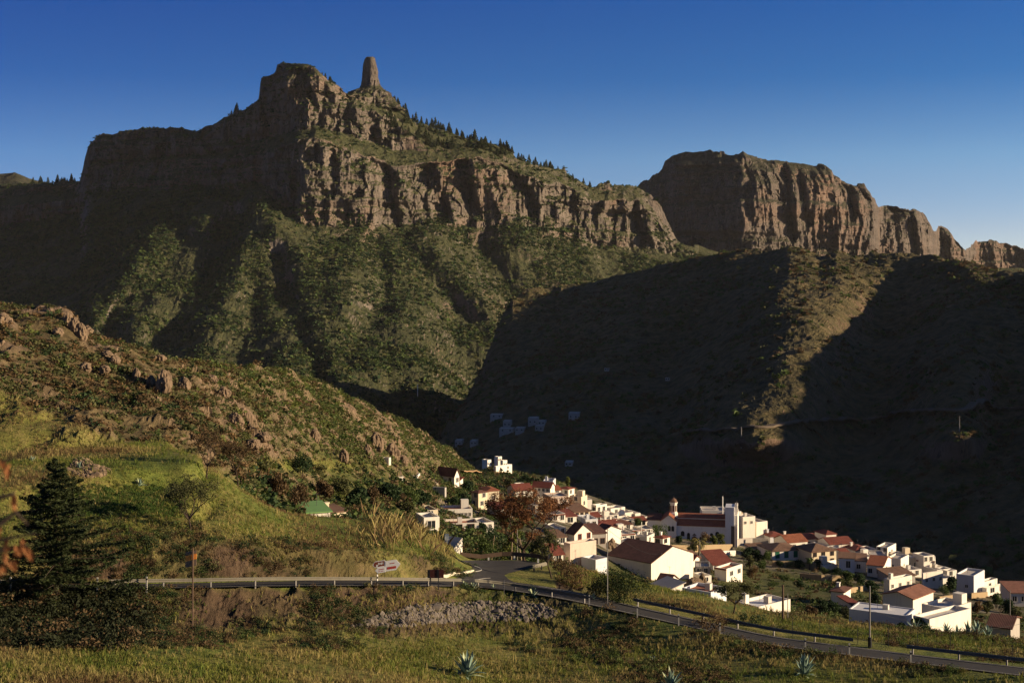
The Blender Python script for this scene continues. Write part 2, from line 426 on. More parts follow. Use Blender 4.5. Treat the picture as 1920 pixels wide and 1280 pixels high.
# ---- the massif
def M(f, m, cb, ct, sh, ut, cr, b=0): return [(f[0] + 80, f[1] - 190), m, cb, ct, sh, ut, cr, (cr[0] + 60, cr[1] + 200), (900, 3400)]
mas_cols = {
 -800: M((820, 1850), (640, 2050), (480, 2600), (450, 2615), (430, 2650), (410, 2680), (380, 2720)),
 0:    M((780, 1610), (580, 1900), (425, 2500), (390, 2520), (368, 2560), (356, 2600), (345, 2650)),
 150:  M((775, 1570), (570, 1835), (400, 2400), (372, 2415), (360, 2450), (351, 2480), (341, 2520)),
 164:  M((775, 1568), (570, 1830), (362, 2330), (312, 2336), (308, 2346), (264, 2352), (256, 2370)),
 260:  M((770, 1550), (560, 1800), (352, 2225), (302, 2280), (297, 2292), (252, 2298), (241, 2315)),
 380:  M((775, 1540), (560, 1790), (360, 2150), (302, 2182), (292, 2205), (258, 2215), (243, 2240)),
 480:  M((770, 1560), (560, 1820), (352, 2090), (290, 2105), (268, 2140), (212, 2155), (193, 2180)),
 489:  M((770, 1558), (560, 1817), (355, 2080), (290, 2098), (262, 2138), (165, 2146), (148, 2165)),
 566:  M((760, 1540), (570, 1785), (425, 1985), (262, 2010), (245, 2062), (140, 2074), (122, 2100)),
 600:  M((760, 1540), (570, 1788), (430, 1990), (262, 2016), (240, 2054), (160, 2064), (140, 2090)),
 655:  M((760, 1545), (570, 1800), (425, 2015), (290, 2042), (252, 2100), (190, 2112), (172, 2130)),
 740:  M((770, 1570), (590, 1825), (430, 2055), (325, 2080), (283, 2130), (228, 2148), (194, 2225)),
 800:  M((780, 1600), (600, 1865), (430, 2090), (312, 2115), (286, 2148), (272, 2158), (232, 2240)),
 900:  M((800, 1650), (600, 1925), (440, 2140), (300, 2162), (286, 2175), (276, 2190), (258, 2250)),
 965:  M((790, 1700), (600, 1970), (420, 2175), (322, 2195), (306, 2208), (299, 2213), (288, 2226)),
 1060: M((760, 1760), (600, 2020), (442, 2235), (352, 2258), (338, 2276), (326, 2286), (315, 2300)),
 1110: M((750, 1790), (580, 2050), (457, 2265), (377, 2288), (364, 2306), (356, 2316), (347, 2326)),
 1200: M((700, 1860), (560, 2100), (466, 2310), (377, 2332), (367, 2342), (359, 2350), (350, 2358)),
 1270: M((650, 1920), (540, 2150), (478, 2335), (466, 2355), (461, 2361), (456, 2367), (450, 2375)),
 1400: M((620, 1980), (540, 2180), (496, 2350), (494, 2370), (492, 2380), (490, 2390), (486, 2420)),
 2100: M((620, 2100), (560, 2300), (520, 2500), (518, 2520), (516, 2530), (514, 2540), (510, 2600)),
}
mas_crest = [(0, 345), (60, 343), (155, 340), (158, 318), (161, 296), (166, 285), (177, 278), (178, 258), (195, 250), (220, 248), (250, 243), (285, 237), (330, 241), (372, 244),
             (400, 232), (430, 215), (470, 195), (485, 187), (487, 165), (489, 146), (505, 138), (517, 132), (520, 122), (530, 117), (545, 119), (575, 121), (590, 126), (600, 136),
             (618, 152), (640, 164), (655, 176), (690, 172), (733, 190), (780, 228), (850, 251), (900, 262), (940, 278), (962, 288), (970, 300), (1010, 314), (1040, 318), (1058, 313),
             (1066, 330), (1090, 340), (1115, 349), (1125, 342), (1143, 341), (1148, 348), (1186, 346), (1194, 350), (1225, 368), (1240, 385), (1252, 415), (1270, 452), (1300, 475)]
AX = xrange((-800, -40, 16), (-40, 1310, 2.0), (1310, 2100, 20))
massif = Sheet(mas_cols, AX, [60, 90, 80, 14, 40, 26, 8, 4], {6: mas_crest}, ysig=3, tsig=0.7, scale=1.2)
T = massif.t[None, :] + 0 * massif.px
aX = massif.u * massif.Y
# spurs and gullies of the scree slope below the cliffs (lines in the photo, metres)
gul = [
 ([(400, 362), (360, 440), (290, 530), (240, 600)], 60, 34, -70), ([(352, 450), (300, 530), (225, 600), (215, 640)], 30, 26, 55),
 ([(480, 352), (470, 430), (440, 520), (400, 600)], 55, 50, -60), ([(430, 400), (400, 480), (380, 560), (300, 650)], 28, 28, 45),
 ([(250, 500), (200, 560), (170, 620)], 45, 26, -45), ([(270, 500), (240, 560), (205, 600)], 16, 16, 22),
 ([(540, 420), (560, 520), (560, 600), (530, 690)], 40, 60, -45), ([(520, 480), (540, 560), (590, 660), (600, 720)], 24, 24, 40),
 ([(700, 430), (720, 510), (730, 580)], 14, 14, 22), ([(690, 600), (650, 680), (740, 760)], 34, 30, 50), ([(640, 520), (660, 600), (700, 690)], 40, 40, -35),
 ([(760, 450), (820, 530), (900, 620)], 18, 22, 24), ([(800, 450), (880, 540), (960, 630)], 40, 36, -38), ([(890, 420), (900, 480), (960, 560)], 30, 30, 45),
 ([(760, 600), (790, 690), (800, 770)], 36, 46, -55), ([(850, 590), (860, 650), (880, 700)], 24, 24, 28), ([(980, 430), (1020, 490), (1060, 540)], 28, 28, -26),
 ([(600, 640), (640, 700), (690, 760)], 30, 50, -40),
]
tal = smooth01(T / 0.4) * smooth01((2.25 - T) / 0.5)
massif.push(0.85 * lines(massif, gul) * tal)
massif.push(-20 * (ridged(aX / 110 + massif.Z / 420, massif.Z / 330, 0, 5, 71) - 0.35) * tal)
# buttresses of the cliffs: vertical ribs and clefts
cl = smooth01((T - 1.8) / 0.3) * smooth01((3.35 - T) / 0.4) + smooth01((T - 3.8) / 0.3) * smooth01((6.0 - T) / 0.4) * smooth01((790 - massif.px) / 60)
warp = 26 * fbm(aX / 90, massif.Z / 90, 0, 3, 72)
rib = ridged((aX + warp) / 62, massif.Z / 420, 0, 3, 73)
rib2 = ridged((aX + warp) / 19, massif.Z / 110, 0, 3, 74)
rib3 = fbm((aX + warp) / 26, massif.Y / 26, massif.Z / 34, 4, 78)
massif.push((-13 * (rib - 0.3) - 8 * (rib2 - 0.3) - 16 * rib3) * cl)
cleft = [([(612, 130), (606, 190), (600, 250)], 9, 5, 30), ([(655, 175), (648, 220), (640, 262)], 12, 6, 22), ([(700, 240), (704, 280)], 10, 10, 14),
         ([(625, 300), (628, 350)], 12, 8, 26), ([(718, 300), (730, 360), (745, 440)], 26, 10, 60), ([(800, 300), (815, 350), (830, 400)], 34, 10, 70),
         ([(862, 270), (872, 330), (890, 400)], 26, 9, 60), ([(960, 320), (985, 360), (1000, 395)], 16, 8, 34), ([(1155, 350), (1165, 420)], 20, 8, 30),
         ([(1188, 380), (1200, 450)], 20, 8, 40), ([(760, 390), (770, 430)], 18, 8, 26), ([(560, 330), (545, 400), (540, 440)], 26, 10, 30)]
massif.push(0.5 * lines(massif, cleft) * cl)
aX = massif.u * massif.Y
ledge = fbm(aX / 240, massif.Z / 20, 0, 3, 75)
massif.push(11 * np.clip(ledge * 3, -1, 1) * cl)
massif.Z = massif.Z + 5.5 * (ridged(aX / 30, massif.Y / 30, 0, 4, 76) - .35) * smooth01(T / .2) * (1 - .6 * cl) + 1.6 * fbm(aX / 7, massif.Y / 7, massif.Z / 7, 3, 77)

def blocks(x, y, z, seed):
    return _h(np.floor(x).astype(np.int64), np.floor(y).astype(np.int64), np.floor(z).astype(np.int64), seed) - .5
def rocky_push(sh, mask, seed):
    x = sh.u * sh.Y; y = sh.Y; z = sh.Z
    wx = 9 * fbm(x / 24, z / 24, y / 40, 3, seed); wz = 14 * fbm(x / 30, z / 30, y / 40, 3, seed + 5)
    sh.push((15 * blocks((x + wx) / 26, 0 * y, (z + wz) / 60, seed + 1) + 9 * blocks((x + wx) / 12, 0 * y, (z + wz) / 24, seed + 2) + 5 * fbm(x / 9, z / 11, y / 30, 4, seed + 3)) * mask)
rocky_push(massif, cl, 400)

# ---- far mesa and the last peaks
far_cols = {
 1100: [(560, 2800), (490, 3060), (450, 3090), (425, 3110), (410, 3150), (500, 3400), (900, 4000)],
 1200: [(560, 2700), (480, 2980), (400, 3010), (365, 3030), (345, 3080), (420, 3400), (900, 4000)],
 1260: [(560, 2620), (478, 2900), (390, 2925), (330, 2945), (292, 3010), (400, 3400), (900, 4000)],
 1390: [(560, 2480), (478, 2740), (400, 2755), (330, 2800), (283, 2900), (400, 3400), (900, 4000)],
 1420: [(560, 2480), (480, 2735), (390, 2752), (345, 2780), (294, 2930), (400, 3400), (900, 4000)],
 1520: [(560, 2580), (482, 2800), (390, 2815), (345, 2835), (308, 2960), (400, 3400), (900, 4000)],
 1560: [(560, 2620), (482, 2828), (385, 2842), (350, 2860), (320, 2930), (400, 3400), (900, 4000)],
 1640: [(560, 2720), (485, 2900), (420, 2915), (385, 2930), (372, 2960), (450, 3300), (900, 4000)],
 1652: [(560, 2860), (485, 3080), (420, 3095), (395, 3105), (386, 3140), (450, 3500), (900, 4200)],
 1700: [(560, 2900), (485, 3050), (430, 3065), (402, 3075), (391, 3120), (450, 3500), (900, 4200)],
 1748: [(560, 3000), (488, 3150), (450, 3165), (435, 3180), (426, 3220), (480, 3500), (900, 4200)],
 1758: [(560, 3200), (490, 3400), (450, 3410), (430, 3420), (424, 3430), (480, 3700), (900, 4400)],
 1810: [(560, 3300), (495, 3450), (480, 3460), (474, 3470), (469, 3480), (500, 3700), (900, 4400)],
 1830: [(560, 3500), (500, 3700), (470, 3710), (460, 3720), (452, 3740), (500, 4000), (900, 4800)],
 1920: [(580, 3550), (510, 3760), (485, 3775), (475, 3785), (468, 3800), (520, 4100), (900, 4800)],
 2700: [(600, 3600), (530, 3900), (500, 3920), (480, 3940), (470, 4000), (520, 4300), (900, 5000)],
}
far_crest = [(1150, 420), (1190, 352), (1210, 337), (1225, 327), (1240, 316), (1247, 302), (1262, 292), (1275, 287), (1300, 283), (1320, 281), (1345, 283), (1385, 288), (1393, 281), (1402, 290),
             (1440, 298), (1480, 302), (1520, 308), (1545, 307), (1560, 317), (1563, 329), (1590, 342), (1620, 345), (1632, 358), (1640, 372), (1645, 386), (1680, 384), (1690, 390), (1730, 397),
             (1742, 415), (1748, 428), (1752, 440), (1760, 422), (1768, 421), (1785, 437), (1790, 448), (1810, 470), (1818, 462), (1830, 452), (1858, 448), (1880, 456), (1905, 460), (1920, 468)]
FX = xrange((1100, 1960, 2.2), (1960, 2700, 20))
mesa = Sheet(far_cols, FX, [20, 70, 34, 30, 8, 6], {4: far_crest}, ysig=2, tsig=0.7, scale=1.2)
TF = mesa.t[None, :] + 0 * mesa.px
fX = mesa.u * mesa.Y
fc = smooth01((TF - 0.7) / 0.3) * smooth01((4.0 - TF) / 0.6)
wf = 22 * fbm(fX / 90, mesa.Z / 120, 0, 3, 82)
mesa.push((-46 * (ridged((fX + wf) / 125, mesa.Z / 500, 0, 4, 83) - 0.3) - 18 * fbm(fX / 30, mesa.Z / 50, 0, 4, 86) - 14 * (ridged((fX + wf) / 26, mesa.Z / 200, 0, 3, 84) - 0.3)) * fc)
mesa.push(lines(mesa, [([(1470, 320), (1478, 390), (1485, 440)], 20, 8, 60), ([(1585, 330), (1600, 400)], 20, 6, 40), ([(1500, 330), (1515, 420)], 12, 6, 34), ([(1700, 400), (1712, 470)], 30, 8, 60)]) * fc)
rocky_push(mesa, fc, 420)
ledge2 = fbm(fX / 260, mesa.Z / 24, 0, 3, 87)
mesa.push(13 * np.clip(ledge2 * 3, -1, 1) * fc)
mesa.Z = mesa.Z + 7 * blocks(fX / 17, mesa.Y / 30, 0 * fX, 88) * smooth01((TF - 3.4) / .4)
mesa.Z = mesa.Z + 5 * (ridged(fX / 34, mesa.Y / 34, 0, 4, 85) - .35) * smooth01(TF / .3)

# ---- a low hill far on the left
lo_cols = {-900: [(420, 3300), (350, 3700), (340, 3800), (420, 4300)], 0: [(420, 3300), (345, 3650), (325, 3750), (420, 4300)],
           30: [(420, 3300), (343, 3640), (322, 3740), (420, 4300)], 66: [(420, 3350), (350, 3700), (337, 3760), (420, 4300)], 220: [(440, 3400), (380, 3800), (370, 3850), (440, 4300)]}
low = Sheet(lo_cols, xrange((-900, -20, 20), (-20, 220, 3)), [20, 24, 6], None, ysig=1.5, tsig=1)
lX = low.u * low.Y
low.Z = low.Z + 4 * (ridged(lX / 40, low.Y / 40, 0, 4, 91) - .3)

# ------------------------------------------------------------------ terrain materials
def rock_slope(name, rockA, rockB, rust, scrubA, scrubB, soil, s, lo, hi, streak=1.0):
    """bare rock where it is steep, scrub and soil where it can lie; s = metres per feature"""
    t = NT(name)
    geo = t.new('ShaderNodeNewGeometry'); sep = t.new('ShaderNodeSeparateXYZ'); t.l.new(geo.outputs['Normal'], sep.inputs[0])
    n1 = t.noise(1 / (s * 6), 6, 0.65)
    steep = t.math('ADD', sep.outputs['Z'], t.math('MULTIPLY', t.math('SUBTRACT', n1, 0.5), 0.5))
    f = t.ramp(steep, [(lo, 0.0), (hi, 1.0)])
    v = t.mapped((1 / (s * 1.2), 1 / (s * 1.2), 1 / (s * 9)))
    st = t.noise(1.0, 6, 0.65, vec=v)
    rock = t.ramp(st, [(0.28, rockA), (0.72, rockB)])
    rock = t.mix(t.ramp(t.noise(1 / (s * 14), 4, 0.6), [(0.48, 0.0), (0.66, 0.8)]), rock, rust)
    lay = t.noise(1.0, 4, 0.6, vec=t.mapped((1 / (s * 30), 1 / (s * 30), 1 / (s * 1.6))))
    rock = t.mix(t.ramp(lay, [(0.35, 0.0), (0.7, 0.45)]), rock, tuple(x * 0.55 for x in rockA))
    crk = t.noise(1.0, 5, 0.75, vec=t.mapped((1 / (s * .8), 1 / (s * .8), 1 / (s * 2.6))), dist=1.2)
    rock = t.mix(t.ramp(crk, [(0.36, 0.75), (0.46, 0.0)]), rock, tuple(x * 0.35 for x in rockA))
    n2 = t.noise(1 / (s * 1.3), 5, 0.7)
    sc = t.ramp(n2, [(0.36, scrubA), (0.56, scrubB), (0.7, soil)])
    t.color(t.mix(f, rock, sc))
    b = t.math('ADD', t.math('MULTIPLY', st, 1.5), t.noise(1 / (s * 0.5), 5, 0.7))
    t.bump(b, 0.9, s * 0.55)
    return t.m

M_massif = rock_slope("massif rock and scrub", (.068, .056, .049), (.235, .19, .152), (.21, .13, .09), (.026, .031, .014), (.060, .062, .025), (.085, .070, .038), 9, 0.38, 0.55)
M_mesa = rock_slope("mesa rock", (.058, .047, .042), (.20, .158, .128), (.22, .135, .095), (.022, .024, .014), (.05, .047, .026), (.085, .068, .045), 12, 0.42, 0.62)
M_shade = rock_slope("valley side scrub", (.085, .06, .045), (.22, .155, .11), (.22, .125, .08), (.045, .040, .018), (.105, .085, .038), (.17, .115, .065), 7, 0.42, 0.62)  # brown scrub, its colours warmed in place of warm fill light

def ground_material():
    t = NT("hillside ground")
    geo = t.new('ShaderNodeNewGeometry'); sep = t.new('ShaderNodeSeparateXYZ'); t.l.new(geo.outputs['Normal'], sep.inputs[0])
    big, mid, fin = t.noise(0.06, 5, 0.65), t.noise(0.5, 5, 0.7), t.noise(5.0, 4, 0.7)
    grass = t.ramp(mid, [(0.3, (.08, .085, .02)), (0.5, (.155, .145, .034)), (0.68, (.24, .19, .065))])
    green = t.ramp(mid, [(0.3, (.05, .075, .015)), (0.6, (.135, .16, .028))])
    grass = t.mix(t.ramp(big, [(0.46, 0.0), (0.6, 1.0)]), grass, green)
    soil = t.ramp(mid, [(0.3, (.035, .023, .014)), (0.55, (.08, .05, .03)), (0.74, (.14, .095, .06))])
    rock = t.ramp(t.noise(0.9, 6, 0.7, vec=t.mapped((1, 1, .35))), [(0.3, (.06, .042, .03)), (0.6, (.20, .135, .085)), (0.75, (.30, .21, .14))])
    hill = t.ramp(t.noise(0.35, 6, 0.7), [(0.34, (.04, .048, .013)), (0.52, (.085, .088, .024)), (0.68, (.125, .10, .042))])
    hillb = t.ramp(t.noise(0.35, 6, 0.7), [(0.34, (.05, .034, .018)), (0.5, (.095, .065, .034)), (0.62, (.14, .10, .05))])
    hill = t.mix(t.math('MULTIPLY', t.attr('brownness'), .85), hill, hillb)
    c = t.mix(t.attr('hill'), grass, hill)
    c = t.mix(t.attr('bare'), c, soil)
    yard = t.ramp(t.noise(0.16, 4, 0.6), [(0.4, (.05, .052, .022)), (0.52, (.15, .115, .08)), (0.65, (.26, .22, .17))])
    c = t.mix(t.math('MULTIPLY', t.attr('town'), .85), c, yard)
    st = t.math('ADD', sep.outputs['Z'], t.math('MULTIPLY', t.math('SUBTRACT', mid, 0.5), 0.5))
    fr = t.math('MULTIPLY', t.ramp(st, [(0.5, 1.0), (0.68, 0.0)]), t.attr('hill'))
    c = t.mix(t.math('MAXIMUM', fr, t.attr('rocks')), c, rock)
    c = t.mix(t.ramp(fin, [(0.3, 0.55), (0.6, 0.0)]), c, t.mix(0.5, c, (.03, .03, .012)))
    t.color(c)
    t.bump(t.math('ADD', t.math('MULTIPLY', mid, 1.6), fin), 0.8, 0.25)
    return t.m
M_ground = ground_material()

bare = np.clip(bank * (0.85 + 0.7 * fbm(gX / 6, gY / 6, 0, 3, 44)), 0, 1)
hill = smooth01((tt - 8.6) / 0.6)
terr = np.exp(-((gP - 580) / 110) ** 2 - ((ground.row - 872) / 14) ** 2) + smooth01((330 - gP) / 90) * smooth01((ground.row - 728 - 0.42 * np.maximum(gP, 0)) / 16) * (tt > 7)
hill = np.clip(hill - 1.2 * terr, 0, 1)
town_poly = [(780, 948), (880, 918), (1000, 903), (1090, 922), (1210, 968), (1400, 1008), (1560, 1018), (1920, 1095), (1920, 1160), (1720, 1130), (1560, 1080), (1380, 1060), (1260, 1050), (1060, 1050), (900, 1010), (780, 1000)]
town = np.zeros(gP.shape)
def in_poly(px, row, poly):
    c = np.zeros(px.shape, bool)
    for i in range(len(poly)):
        (x0, y0), (x1, y1) = poly[i], poly[i - 1]
        c ^= ((y0 > row) != (y1 > row)) & (px < (x1 - x0) * (row - y0) / (y1 - y0 + 1e-12) + x0)
    return c
town = gsmooth(gsmooth((in_poly(gP, ground.row, town_poly) & (tt > 8.3) & (tt < 11.2)).astype(float), 4, 0), 2, 1)
TERR = {}
def put_sheet(name, sh, mat, attrs=None):
    me = grid_mesh(name, sh.V(), mat, False, attrs)
    o = link(name, me); tag(o, kind='structure'); TERR[name] = sh; return o
put_sheet('ground', ground, M_ground, {'bare': bare, 'hill': hill, 'town': town, 'rocks': rockm, 'brownness': smooth01((560 - gP + 0.6 * (ground.row - 700)) / 260)})
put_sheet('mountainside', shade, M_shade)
put_sheet('mountain', massif, M_massif)
put_sheet('mesa', mesa, M_mesa)
put_sheet('distant_hill', low, M_mesa)
# valley floor and country beyond, out to the horizon
base_v = np.array([[x, y, -260.0] for x in (-9000, 9000) for y in (-1500, 9000)])
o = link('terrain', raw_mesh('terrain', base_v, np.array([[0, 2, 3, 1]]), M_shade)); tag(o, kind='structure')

# the rock needle on the massif's shoulder
def needle():
    Yc = 2640.0
    prof = [(107, 688.5, 700.5), (109, 686.5, 702), (118, 684, 703.5), (128, 682.5, 705), (140, 680.5, 707), (152, 680, 709), (163, 679, 712.5), (166, 676, 716), (169, 668, 721), (174, 660, 729),
            (182, 656, 732), (192, 650, 738), (206, 640, 752)]
    rows = np.interp(np.linspace(0, len(prof) - 1, 90), range(len(prof)), [p[0] for p in prof])
    L = np.interp(np.linspace(0, len(prof) - 1, 90), range(len(prof)), [p[1] for p in prof])
    R = np.interp(np.linspace(0, len(prof) - 1, 90), range(len(prof)), [p[2] for p in prof])
    n = 96
    a = np.arange(n + 1) / n * 2 * math.pi
    V = np.zeros((n + 1, len(rows), 3))
    for j in range(len(rows)):
        c = (L[j] + R[j]) / 2; r = (R[j] - L[j]) / 2 / F * Yc
        sq = (np.abs(np.cos(a)) ** 4 + np.abs(np.sin(a)) ** 4) ** -0.25          # blocky plan
        rr = r * (0.55 * sq + 0.45)
        V[:, j, 0] = uu(c) * Yc + rr * np.cos(a - 0.5); V[:, j, 1] = Yc + 0.8 * rr * np.sin(a - 0.5); V[:, j, 2] = (YH - rows[j]) / F * Yc
    x, y, z = V[..., 0], V[..., 1], V[..., 2]
    k = 1 + .16 * blocks(x / 9 + 40, y / 9, z / 22, 97) + 0.22 * (ridged(x / 11, y / 11, z / 60, 4, 95) - .3) + 0.10 * fbm(x / 6, y / 6, z / 7, 4, 96)
    cxm, cym = x.mean(0), y.mean(0)
    V[..., 0] = cxm + (x - cxm) * k; V[..., 1] = cym + (y - cym) * k
    V[-1] = V[0]
    V[:, 0, :2] = V[:, 0, :2].mean(0)
    o = link('rock_needle', grid_mesh('rock_needle', V[:, ::-1], M_massif)); tag(o, kind='structure')
needle()

# ------------------------------------------------------------------ mesh builder
class MB:
    """collects boxes, prisms and tubes; build() links them as ONE mesh object"""
    def __init__(s): s.v, s.f, s.mi, s.cur = [], [], [], 0
    def mat(s, i): s.cur = i; return s
    def add(s, vs, fs):
        n = len(s.v); s.v += [tuple(map(float, v)) for v in vs]
        for f in fs: s.f.append([n + i for i in f]); s.mi.append(s.cur)
        return s
    def box(s, x0, x1, y0, y1, z0, z1):
        return s.add([(x0, y0, z0), (x1, y0, z0), (x1, y1, z0), (x0, y1, z0), (x0, y0, z1), (x1, y0, z1), (x1, y1, z1), (x0, y1, z1)],
                     [(0, 3, 2, 1), (4, 5, 6, 7), (0, 1, 5, 4), (1, 2, 6, 5), (2, 3, 7, 6), (3, 0, 4, 7)])
    def prism(s, poly, z0, z1):
        n = len(poly)
        return s.add([(x, y, z0) for x, y in poly] + [(x, y, z1) for x, y in poly],
                     [tuple(range(n - 1, -1, -1)), tuple(range(n, 2 * n))] + [(i, (i + 1) % n, n + (i + 1) % n, n + i) for i in range(n)])
    def slab(s, quad, th):
        """a quad (or polygon) thickened downwards"""
        n = len(quad); q = [Vector(p) for p in quad]
        return s.add(list(q) + [p - Vector((0, 0, th)) for p in q], [tuple(range(n)), tuple(range(2 * n - 1, n - 1, -1))] + [(i, n + i, n + (i + 1) % n, (i + 1) % n) for i in range(n)])
    def tube(s, pts, rad, n=6, cap=True):
        pts = [Vector(p) for p in pts]
        rad = rad if isinstance(rad, (list, tuple)) else [rad] * len(pts)
        base = len(s.v); rings = []
        ref = Vector((0.3, 0.9, 0.2))
        for i, p in enumerate(pts):
            d = (pts[min(i + 1, len(pts) - 1)] - pts[max(i - 1, 0)]).normalized()
            a = d.cross(ref)
            if a.length < 1e-3: a = d.cross(Vector((1, 0, 0)))
            a.normalize(); b = d.cross(a)
            rings.append([p + (a * math.cos(k / n * 2 * math.pi) + b * math.sin(k / n * 2 * math.pi)) * rad[i] for k in range(n)])
        vs = [v for r in rings for v in r]; fs = []
        for i in range(len(pts) - 1):
            for k in range(n): fs.append((i * n + k, i * n + (k + 1) % n, (i + 1) * n + (k + 1) % n, (i + 1) * n + k))
        if cap: fs += [tuple(range(n - 1, -1, -1)), tuple((len(pts) - 1) * n + k for k in range(n))]
        return s.add(vs, fs)
    def mesh(s, name, mats, smooth=False):
        me = bpy.data.meshes.new(name); me.from_pydata(s.v, [], s.f)
        for m in (mats if isinstance(mats, (list, tuple)) else [mats]): me.materials.append(m)
        me.polygons.foreach_set('material_index', s.mi)
        if smooth: me.polygons.foreach_set('use_smooth', [True] * len(s.f))
        me.update(); return me
    def build(s, name, mats, parent=None, loc=None, smooth=False): return link(name, s.mesh(name, mats, smooth), parent, loc)

# ------------------------------------------------------------------ materials of the built things
def plaster(name, c, stain=0.5):
    t = NT(name)
    oi = t.new('ShaderNodeObjectInfo')
    n = t.noise(0.5, 5, 0.65); v = t.noise(1.0, 5, 0.65, vec=t.mapped((1.6, 1.6, 0.22)))
    col = t.mix(t.math('MULTIPLY', oi.outputs['Random'], 0.5), c, tuple(x * k for x, k in zip(c, (0.86, 0.82, 0.76))))
    col = t.mix(t.ramp(v, [(0.5, 0.0), (0.75, stain)]), col, tuple(x * k for x, k in zip(c, (0.66, 0.6, 0.52))))
    col = t.mix(t.ramp(n, [(0.35, 0.25), (0.55, 0.0)]), col, tuple(x * 0.75 for x in c))
    t.color(col); t.rough(0.92); t.bump(t.noise(6, 3), 0.25, 0.02)
    return t.m
def tile(name, a, b):
    t = NT(name)
    w = t.new('ShaderNodeTexWave'); w.bands_direction = 'X'; w.inputs['Scale'].default_value = 1.4; w.inputs['Distortion'].default_value = 0.4
    t.l.new(t.co(), w.inputs['Vector'])
    n = t.noise(1.3, 5, 0.7); k = t.noise(0.3, 3)
    c = t.ramp(n, [(0.3, a), (0.7, b)])
    c = t.mix(t.ramp(k, [(0.5, 0.0), (0.7, 0.5)]), c, tuple(x * 0.5 for x in a))
    t.color(c); t.rough(0.9); t.bump(w.outputs['Color'], 0.6, 0.06)
    return t.m
MT = {
 'white': plaster("white plaster", (.72, .67, .59)), 'cream': plaster("cream plaster", (.64, .55, .40)), 'tan': plaster("tan stone front", (.50, .40, .27), .3),
 'grey': plaster("bare cement and shade grey render", (.34, .31, .28), .6), 'pink': plaster("pale pink render", (.60, .48, .40)), 'ochre': plaster("rubble masonry", (.30, .22, .13), .7),
 'dim': plaster("weathered plaster", (.55, .51, .46), .7),
 'rust': tile("orange roof tiles", (.19, .064, .035), (.30, .108, .058)), 'dark': tile("old brown roof tiles", (.085, .042, .032), (.16, .075, .055)),
 'brown': tile("brown roof tiles", (.13, .075, .05), (.22, .13, .085)), 'red': tile("red roof tiles", (.13, .038, .028), (.22, .068, .046)), 'muted': tile("faded roof tiles", (.17, .075, .05), (.26, .125, .085)),
 'green': simple("green sheet roof", (.15, .27, .09), .6, .15, 1.5), 'deck': simple("roof terrace", (.42, .37, .32), .9, .2, .8), 'deckred': simple("red roof terrace", (.34, .14, .085), .9, .25, .8),
 'glass': simple("window glass", (.02, .022, .026), .15, .3, 1.0), 'frame': simple("painted frame", (.6, .55, .48), .6, .1), 'wood': simple("brown joinery", (.12, .06, .035), .7, .3, 4),
 'greenwood': simple("green shutters", (.02, .11, .06), .6, .2, 3), 'redwood': simple("red joinery", (.26, .06, .035), .6, .2, 3), 'stone': simple("dark stone quoins", (.11, .085, .07), .9, .35, 1.2),
 'metal': simple("galvanised steel", (.15, .135, .105), .7, .25, 2.0, .1), 'darkmetal': simple("weathered steel", (.05, .05, .055), .6, .2, 2.0, .3), 'pole': simple("grey post", (.20, .185, .165), .8, .2, 2),
 'asphalt': None, 'paint': simple("road paint", (.34, .32, .28), .85, .35, 1.5), 'kerb': simple("pale kerb", (.55, .48, .36), .9, .2, 2), 'black': simple("black paint", (.015, .015, .016), .6),
 'whitep': simple("white sign", (.80, .76, .68), .5, .06), 'dullwhite': simple('dull white post', (.36, .34, .29), .7, .2), 'brownp': simple("brown sign", (.20, .055, .03), .5, .1), 'redp': simple("red lettering", (.45, .06, .04), .5, .1), 'orange': simple("orange board", (.75, .26, .05), .6, .12, 4),
 'board': simple("grey planks", (.17, .12, .085), .85, .3, 6), 'backsign': simple("back of the board", (.055, .018, .014), .6, .25, 3), 'timber': simple("timber pole", (.10, .065, .045), .9, .3, 3),
 'bark': simple("dark bark", (.045, .032, .024), .95, .4, 6, bump=.03), 'palebark': simple("pale bark", (.26, .19, .125), .9, .3, 5), 'rockgrey': simple("field stones", (.125, .105, .088), .95, .6, 1.1, bump=.05),
 'rockbrown': simple("brown boulder", (.15, .105, .068), .95, .5, 1.2, bump=.08), 'agave': simple("agave leaf", (.17, .24, .19), .55, .3, 2), 'agave2': simple("pale agave leaf", (.36, .40, .24), .55, .3, 2), 'cable': simple("cable", (.03, .03, .03), .6),
 'awning': simple("blue tarpaulin", (.05, .10, .22), .7, .2), 'bluew': plaster("greyish and shade tinted white plaster", (.60, .60, .62), .4),  # greyish white; on walls out of the sun its blue is painted shade
}
def asphalt():
    t = NT("asphalt"); n = t.noise(0.7, 5, .65); f = t.noise(30, 3, .7)
    t.color(t.mix(t.ramp(f, [(.3, 0.0), (.7, .35)]), t.ramp(n, [(.3, (.022, .021, .021)), (.7, (.042, .038, .035))]), (.065, .058, .05)))
    t.rough(.92); t.bump(f, .4, .01); return t.m
MT['asphalt'] = asphalt()
